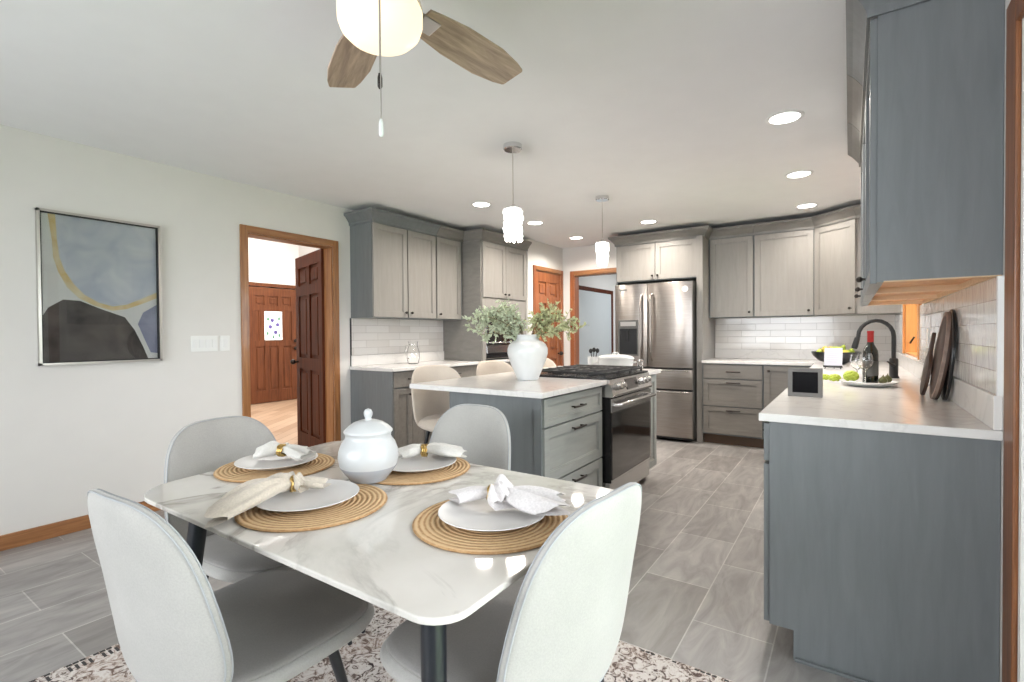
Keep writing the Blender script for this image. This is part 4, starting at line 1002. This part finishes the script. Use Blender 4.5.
# casserole and canister beyond the range
t = thing('casserole_dish', 'white oval lidded casserole on the island beyond the range', 'pot', (-1.64, 3.97, .9143))
def ovl(prof, sx, sy, n=40):
    m = MB(); m.lathe(prof, n=n); 
    for v in m.bm.verts: v.co.x *= sx; v.co.y *= sy
    return m
ovl([(.001, 0), (.088, 0), (.10, .01), (.112, .05), (.115, .085), (.118, .09), (.108, .09), (.001, .088)], 1.35, .85).build('body', 'white_ceramic', t, smooth=60)
cl_ = ovl([(.119, .0905), (.119, .097), (.105, .112), (.06, .122), (.001, .125)], 1.35, .85).build('lid', 'white_ceramic', t, smooth=60)
MB().tube([(-.03, 0, .122), (-.02, 0, .138), (.02, 0, .138), (.03, 0, .122)], .006, 8).build('handle', 'white_ceramic', cl_, smooth=60)
for s_ in (-1, 1): MB().tube([(s_*.148, -.03, .06), (s_*.172, -.02, .062), (s_*.172, .02, .062), (s_*.148, .03, .06)], .006, 8).build('handle', 'white_ceramic', t, smooth=60)
t = thing('utensil_crock', 'small white crock holding dark utensils behind the range', 'crock', (-1.87, 4.02, .9143))
MB().lathe([(.001, 0), (.04, 0), (.046, .01), (.048, .10), (.042, .10), (.040, .012), (.001, .012)], n=28).build('body', 'white_ceramic', t, smooth=50)
for i, (dx, dy, h) in enumerate(((-.02, .01, .16), (.01, -.01, .175), (.022, .012, .165))):
    u_ = thing('utensil', 'dark kitchen utensil standing in the small white crock', 'utensil', (-1.87+dx*.3, 4.02+dy*.3, .928), group='utensils in the crock')
    MB().tube([(0, 0, 0), (dx, dy, h*.75)], .004, 8).build('shaft', 'matte_black', u_, smooth=60)
    MB().sphere((dx*1.2, dy*1.2, h*.75+.015), .018, (1, .4, 1.2), 10).build('head', 'matte_black', u_, smooth=80)
t = thing('salt_cellar', 'small clear glass jar at the near corner of the back of the island', 'jar', (-1.45, 4.03, .9143))
MB().lathe([(.001, 0), (.026, 0), (.028, .004), (.028, .06), (.022, .07), (.018, .07), (.024, .058), (.024, .006), (.001, .006)], n=24).build('body', 'clear_glass', t, smooth=50)
MB().lathe([(.001, .0705), (.023, .0705), (.023, .084), (.001, .088)], n=20).build('lid', 'stainless_bright', t, smooth=50)
# clear glass pitcher on left counter
t = thing('glass_pitcher', 'clear glass pitcher against the white tiles on the left counter', 'pitcher', (-3.78, 3.72, .9143))
MB().lathe([(.001, 0), (.05, 0), (.055, .006), (.068, .06), (.066, .12), (.048, .18), (.045, .21), (.052, .235), (.050, .235), (.042, .21), (.045, .18), (.063, .12), (.064, .06), (.05, .012), (.001, .010)], n=36).build('body', 'clear_glass', t, smooth=60)
MB().tube([(.0, -.05, .20), (.0, -.095, .19), (.0, -.11, .13), (.0, -.09, .07), (.0, -.065, .06)], .007, 10).build('handle', 'clear_glass', t, smooth=60)

# ================================================================ right counter items
CZ = .9143
def tilted(o, ax, deg, loc, rz=0):
    o.matrix_world = Matrix.Translation(loc) @ Matrix.Rotation(rz, 4, 'Z') @ Matrix.Rotation(R(deg), 4, ax)
t = thing('tablet_frame', 'small dark screen in a grey frame leaning back at the counter corner', 'digital frame', (-.172, 2.665, CZ))
t.rotation_euler = (R(-12), 0, R(4))
MB().box(-.070, .070, -.008, .006, .003, .138, .003).build('bezel', 'bezel_grey', t)
MB().box(-.051, .051, -.0095, -.0082, .022, .118).build('screen', 'screen_dark', t)
MB().tube([(0, .008, .09), (0, .050, .014)], .004, 6).build('stand', 'matte_black', t)
# card on a little easel
t = thing('recipe_card', 'white card propped on a dark easel before the fruit bowl', 'card', (-.115, 4.75, CZ))
t.rotation_euler = (R(-16), 0, R(-6))
MB().box(-.062, .062, -.002, .001, .03, .178).build('sheet', 'paper', t)
k = MB()
for i in range(6): k.box(-.045, .045-.02*(i % 3 == 2), -.0028, -.0022, .15-i*.018, .153-i*.018)
k.build('printed_lines', 'ink', t)
MB().box(-.066, .066, -.02, .012, .018, .029, .002).tube([(-.05, 0, .02), (-.055, 0, .004)], .004, 6).tube([(.05, 0, .02), (.055, 0, .004)], .004, 6).tube([(0, .004, .12), (0, .075, .026)], .004, 6).build('easel', 'matte_black', t)
# black fruit bowl
t = thing('fruit_bowl', 'wide black bowl at the back corner holding yellow-green fruit', 'bowl', (-.11, 5.55, CZ))
MB().lathe([(.001, 0), (.07, 0), (.075, .006), (.14, .035), (.185, .080), (.200, .115), (.194, .117), (.175, .083), (.13, .045), (.001, .03)], n=44).build('body', 'black_metal', t, smooth=60)
rr = random.Random(5)
for i in range(11):
    a = i*2.4; r = .04+.011*i; z = .105+.03*(i < 5)
    col = ('lime_green', 'yellow_leaf', 'lime_green')[i % 3]
    f = thing('pear', 'yellow-green pear heaped in the black bowl', 'fruit', (-.11+r*math.cos(a), 5.55+r*math.sin(a)*.9, CZ+z), a, group='pears in the black bowl')
    f.rotation_euler = (rr.uniform(.6, 1.4), rr.uniform(-.4, .4), a)
    MB().lathe([(.001, -.034), (.018, -.032), (.032, -.015), (.033, .002), (.022, .028), (.014, .042), (.007, .050), (.001, .051)], n=18).build('flesh', col, f, smooth=80)
    MB().tube([(0, 0, .048), (.004, 0, .066)], .002, 6).build('stem', 'stem_brown', f)
# oval plate with bottle, glass, artichoke
t = tag(MB().lathe([(.001, 0), (.085, 0), (.095, .004), (.125, .016), (.136, .026), (.134, .028), (.12, .020), (.09, .009), (.001, .008)], n=56).build('serving_plate', 'white_ceramic', smooth=60), 'white serving plate under the wine bottle', 'plate'); t.location = (.085, 3.42, CZ)
t = thing('wine_bottle', 'dark wine bottle with a red capsule standing on the white plate', 'bottle', (.095, 3.44, CZ+.0088))
MB().lathe([(.001, 0), (.034, 0), (.037, .004), (.037, .165), (.034, .19), (.018, .222), (.0145, .24), (.0145, .29), (.001, .29)], n=32).build('body', 'bottle_glass', t, smooth=50)
MB().lathe([(.0150, .235), (.0155, .236), (.0155, .286), (.0165, .287), (.0165, .298), (.001, .299)], n=24).build('capsule', 'wine_red', t, smooth=50)
MB().lathe([(.0374, .05), (.0376, .05), (.0376, .13), (.0374, .13)], n=32, cap=False).build('label_band', 'frame_grey', t, smooth=50)
def wineglass(label, loc, s=1.0, tilt=0):
    t = thing('wine_glass', label, 'glass', loc, group='wine glasses by the bottle'); t.scale = (s, s, s)
    t.rotation_euler = (0, R(tilt), 0)
    MB().lathe([(.001, 0), (.032, 0), (.033, .002), (.006, .006), (.0035, .012), (.0035, .075), (.008, .082), (.028, .098), (.038, .122), (.038, .140), (.032, .175), (.0312, .175), (.0368, .140), (.0368, .122), (.026, .0995), (.006, .0845), (.001, .084)], n=36).build('bowl', 'clear_glass', t, smooth=60); return t
wineglass('clear wine glass standing on the plate in front of the bottle', (.068, 3.365, CZ+.009))
wineglass('clear wine glass standing left of the bottle behind the plate', (.035, 3.60, CZ), .95)
def bumpy(name, label, cat, loc, r, n, mat, seed, flat=.8, group=None):
    rr = random.Random(seed); t = thing(name, label, cat, loc, group=group); core = MB().sphere((0, 0, r*.8), r*.72, (1, 1, flat), 16)
    core.build('heart', mat, t, smooth=80)
    m = MB()
    for i in range(n):
        zf = 1-1.75*i/n; a = i*2.39996; rad = math.sqrt(max(0, 1-zf*zf)); d = Vector((rad*math.cos(a), rad*math.sin(a), zf))
        p = Vector((0, 0, r*.8))+Vector((d.x, d.y, d.z*flat))*r*.74
        q = d.to_track_quat('Z', 'Y').to_matrix()
        m.sphere(p, r*.34, (1, .8, .55), 8, q)
    m.build('scales', mat, t, smooth=80); return t
bumpy('artichoke', 'lime green artichoke on the plate left of the wine bottle', 'vegetable', (.005, 3.38, CZ+.02), .042, 34, 'lime_green', 1)
bumpy('artichoke', 'lime green artichoke lying behind the little screen', 'vegetable', (-.075, 3.52, CZ+.001), .036, 30, 'lime_green', 2, .7)
bumpy('artichoke', 'lime green artichoke in the gap between the screen and the plate', 'vegetable', (-.125, 3.60, CZ+.001), .030, 26, 'lime_green', 3, .7)
for i, (x, y) in enumerate(((.150, 3.40), (.172, 3.45))):
    f = thing('olive_fruit', ('dark green fig in front, right of the bottle on the plate', 'dark green fig behind its twin, at the right rim of the plate')[i], 'fruit', (x, y, CZ+.014+.004*i), group='figs on the plate')
    MB().lathe([(.001, 0), (.015, .004), (.022, .016), (.020, .028), (.009, .038), (.003, .045), (.001, .045)], n=20).build('flesh', 'dark_olive', f, smooth=80)
    MB().tube([(0, 0, .043), (.002, 0, .052)], .002, 6).build('stem', 'stem_brown', f)
# faucet
t = thing('faucet', 'matte black gooseneck faucet below the kitchen window', 'faucet', (.235, 4.07, CZ))
MB().lathe([(.001, 0), (.030, 0), (.030, .008), (.024, .014), (.024, .12), (.020, .128), (.001, .128)], n=24).build('base', 'matte_black', t, smooth=50)
pts = [(0, 0, .12), (0, 0, .27)]
for i in range(1, 11): a = PI*i/10*1.0; pts.append((-.095+.095*math.cos(a), -.02*i/10, .27+.105*math.sin(a)))
pts += [(-.196, -.02, .25)]
MB().tube(pts, .0125, 14).build('spout', 'matte_black', t, smooth=60)
MB().tube([(-.194, -.02, .262), (-.208, -.022, .205), (-.212, -.022, .19)], [.016, .019, .017], 14).build('spray_head', 'matte_black', t, smooth=60)
MB().tube([(0, -.024, .085), (-.01, -.055, .09), (-.035, -.085, .11)], [.010, .007, .006], 10).build('lever', 'matte_black', t, smooth=60)
# cutting boards leaning on the right wall
def board(label, y, x_foot, x_top, h, w_, th, mat, kind, lean_z=0):
    """board lies in a near-vertical plane; local: u along y, v up"""
    ang = math.atan2(x_top-x_foot, h)
    t = thing('cutting_board', label, 'cutting board', (x_foot, y, CZ+.001), group='wooden boards leaning on the tiles')
    t.rotation_euler = (0, ang, 0)
    pts = []
    if kind == 'round':
        for i in range(48): a = 2*PI*i/48; pts.append((w_/2*math.cos(a), h/2+h/2*math.sin(a)))
    else:
        hb = h*.70
        for i in range(37):
            a = R(-90+ (i/36)*360); x_, z_ = w_/2*math.cos(a), hb/2+hb/2*math.sin(a)
            if z_ > hb*.97: continue
            pts.append((x_, z_))
        # insert handle at the top
        k = next(i for i, p in enumerate(pts) if p[0] < 0 and p[1] > hb*.5)
        pts[k:k] = [(.022, hb*.985), (.016, hb*1.1), (.018, h*.96), (.010, h), (-.010, h), (-.018, h*.96), (-.016, hb*1.1), (-.022, hb*.985)]
    MB().prism(pts, 0, th, 'X', .002).build('face', mat, t, smooth=40)
    if kind == 'round' and mat == 'walnut':
        rim = MB(); o_, i_ = [], []
        n = 48
        for s_, d in ((1.0, -.0012), (.93, -.0012)): 
            pass
        a_ = [rim.bm.verts.new((-.001, w_/2*math.cos(2*PI*i/n), h/2+h/2*math.sin(2*PI*i/n))) for i in range(n)]
        b_ = [rim.bm.verts.new((-.001, .90*w_/2*math.cos(2*PI*i/n), h/2+.90*h/2*math.sin(2*PI*i/n))) for i in range(n)]
        c_ = [rim.bm.verts.new((th*.5, 1.004*w_/2*math.cos(2*PI*i/n), h/2+1.004*h/2*math.sin(2*PI*i/n))) for i in range(n)]
        for i in range(n):
            j = (i+1) % n; rim.bm.faces.new((a_[i], a_[j], b_[j], b_[i])); rim.bm.faces.new((a_[i], a_[j], c_[j], c_[i]))
        rim.build('rim', 'board_edge', t, smooth=40)
    return t
board('small dark paddle board, slimmest of the boards leaning by the window', 3.06, .278, .322, .30, .17, .014, 'walnut', 'paddle')
board('big oval walnut board with a pale rim, middle of the leaning boards', 2.90, .300, .352, .392, .27, .022, 'walnut', 'round')
t = board('nearly black tall board leaning flat against the tiles behind the oval one', 2.86, .335, .3615, .398, .27, .012, 'black_enamel', 'round')

# ================================================================ left wall: art, switches
t = thing('framed_art', 'abstract blue-grey and brown painting in a thin silver frame on the bare wall', 'painting', (XL, 1.185, 1.52), world=True)
ay0, ay1, az0, az1 = .865, 1.505, 1.05, 1.99
fr_ = MB().box(XL+.001, XL+.035, ay0, ay0+.014, az0, az1).box(XL+.001, XL+.035, ay1-.014, ay1, az0, az1).box(XL+.001, XL+.035, ay0, ay1, az1-.014, az1).box(XL+.001, XL+.035, ay0, ay1, az0, az0+.014)
fr_.build('frame', 'chrome_frame' if 'chrome_frame' in M else 'nickel', t)
MB().box(XL+.006, XL+.030, ay0+.014, ay0+.020, az0+.014, az1-.014).box(XL+.006, XL+.030, ay1-.020, ay1-.014, az0+.014, az1-.014).box(XL+.006, XL+.030, ay0+.014, ay1-.014, az1-.020, az1-.014).box(XL+.006, XL+.030, ay0+.014, ay1-.014, az0+.014, az0+.020).build('inner_lip', 'matte_black', t)
def cloudy(name, c1, c2, sc=5):
    m, nt, b = newmat(name); n = N(nt, 'ShaderNodeTexNoise', i_Scale=float(sc), i_Detail=6.0, i_Distortion=.8); nt.links.new(coords(nt), n.inputs['Vector'])
    nt.links.new(ramp(nt, n.outputs[0], [(.3, c1), (.7, c2)]), b.inputs['Base Color']); setp(b, rough=.8, spec=.2)
cloudy('art_blue', (.52, .57, .68), (.78, .81, .85)); cloudy('art_white', (.80, .81, .80), (.88, .88, .86)); cloudy('art_gold', (.78, .60, .28), (.86, .78, .58), 9)
cloudy('art_brown', (.07, .065, .065), (.17, .15, .14)); cloudy('art_violet', (.30, .32, .44), (.50, .52, .64))
def flat(pts, d, name, mat):
    return MB().prism(pts, XL+.004+d, XL+.0046+d, 'X').build(name, mat, t)
y0, y1, z0, z1 = ay0+.014, ay1-.014, az0+.014, az1-.014
flat([(y0, z0), (y1, z0), (y1, z1), (y0, z1)], 0, 'canvas', 'art_white')
flat([(.920, z1), (.938, 1.81), (.942, 1.71), (.965, 1.62), (1.005, 1.53), (1.06, 1.465), (1.144, 1.418), (1.232, 1.392), (1.31, 1.405), (1.39, 1.44), (y1, 1.49), (y1, z1)], .001, 'gold_arc', 'art_gold')
flat([(.955, z1), (.962, 1.81), (.972, 1.71), (.995, 1.63), (1.04, 1.548), (1.09, 1.487), (1.16, 1.442), (1.235, 1.420), (1.31, 1.435), (1.39, 1.475), (y1, 1.53), (y1, z1)], .002, 'blue_shape', 'art_blue')
flat([(y0, z0), (y0, 1.33), (.915, 1.40), (.985, 1.452), (1.067, 1.448), (1.173, 1.400), (1.299, 1.350), (1.353, 1.265), (1.399, 1.155), (1.431, z0)], .001, 'brown_shape', 'art_brown')
flat([(y1, z0+.04), (1.445, 1.11), (1.41, 1.20), (1.372, 1.305), (1.403, 1.384), (y1, 1.445)], .001, 'violet_shape', 'art_violet')
MB().box(XL+.020, XL+.022, y0, y1, z0, z1).build('glass', 'window_glass', t)
def plateS(y0, y1, z0, z1, n, label):
    t = thing('light_switch', label, 'light switch', (XL, (y0+y1)/2, z0), world=True, group='switches left of the hall doorway')
    MB().box(XL+.0005, XL+.006, y0, y1, z0, z1, .002).build('cover_plate', 'switch_plastic', t)
    w_ = (y1-y0)/n
    for i in range(n): MB().box(XL+.006, XL+.010, y0+w_*(i+.5)-.016, y0+w_*(i+.5)+.016, z0+.028, z1-.028, .001).build('rocker', 'white_trim', t)
plateS(1.70, 1.888, 1.105, 1.222, 4, 'wide white switch plate with several rockers, farther from the hall doorway')
plateS(1.905, 1.978, 1.105, 1.222, 1, 'single white switch plate close to the hall doorway casing')
t = thing('outlet', 'white outlet plate on the tiles of the right wall', 'outlet', (XR-.012, 3.72, 1.15), world=True)
MB().box(XR-.017, XR-.0122, 3.685, 3.755, 1.12, 1.235, .002).build('cover_plate', 'switch_plastic', t)
for o in bpy.data.objects:
    if '_w' in o: del o['_w']
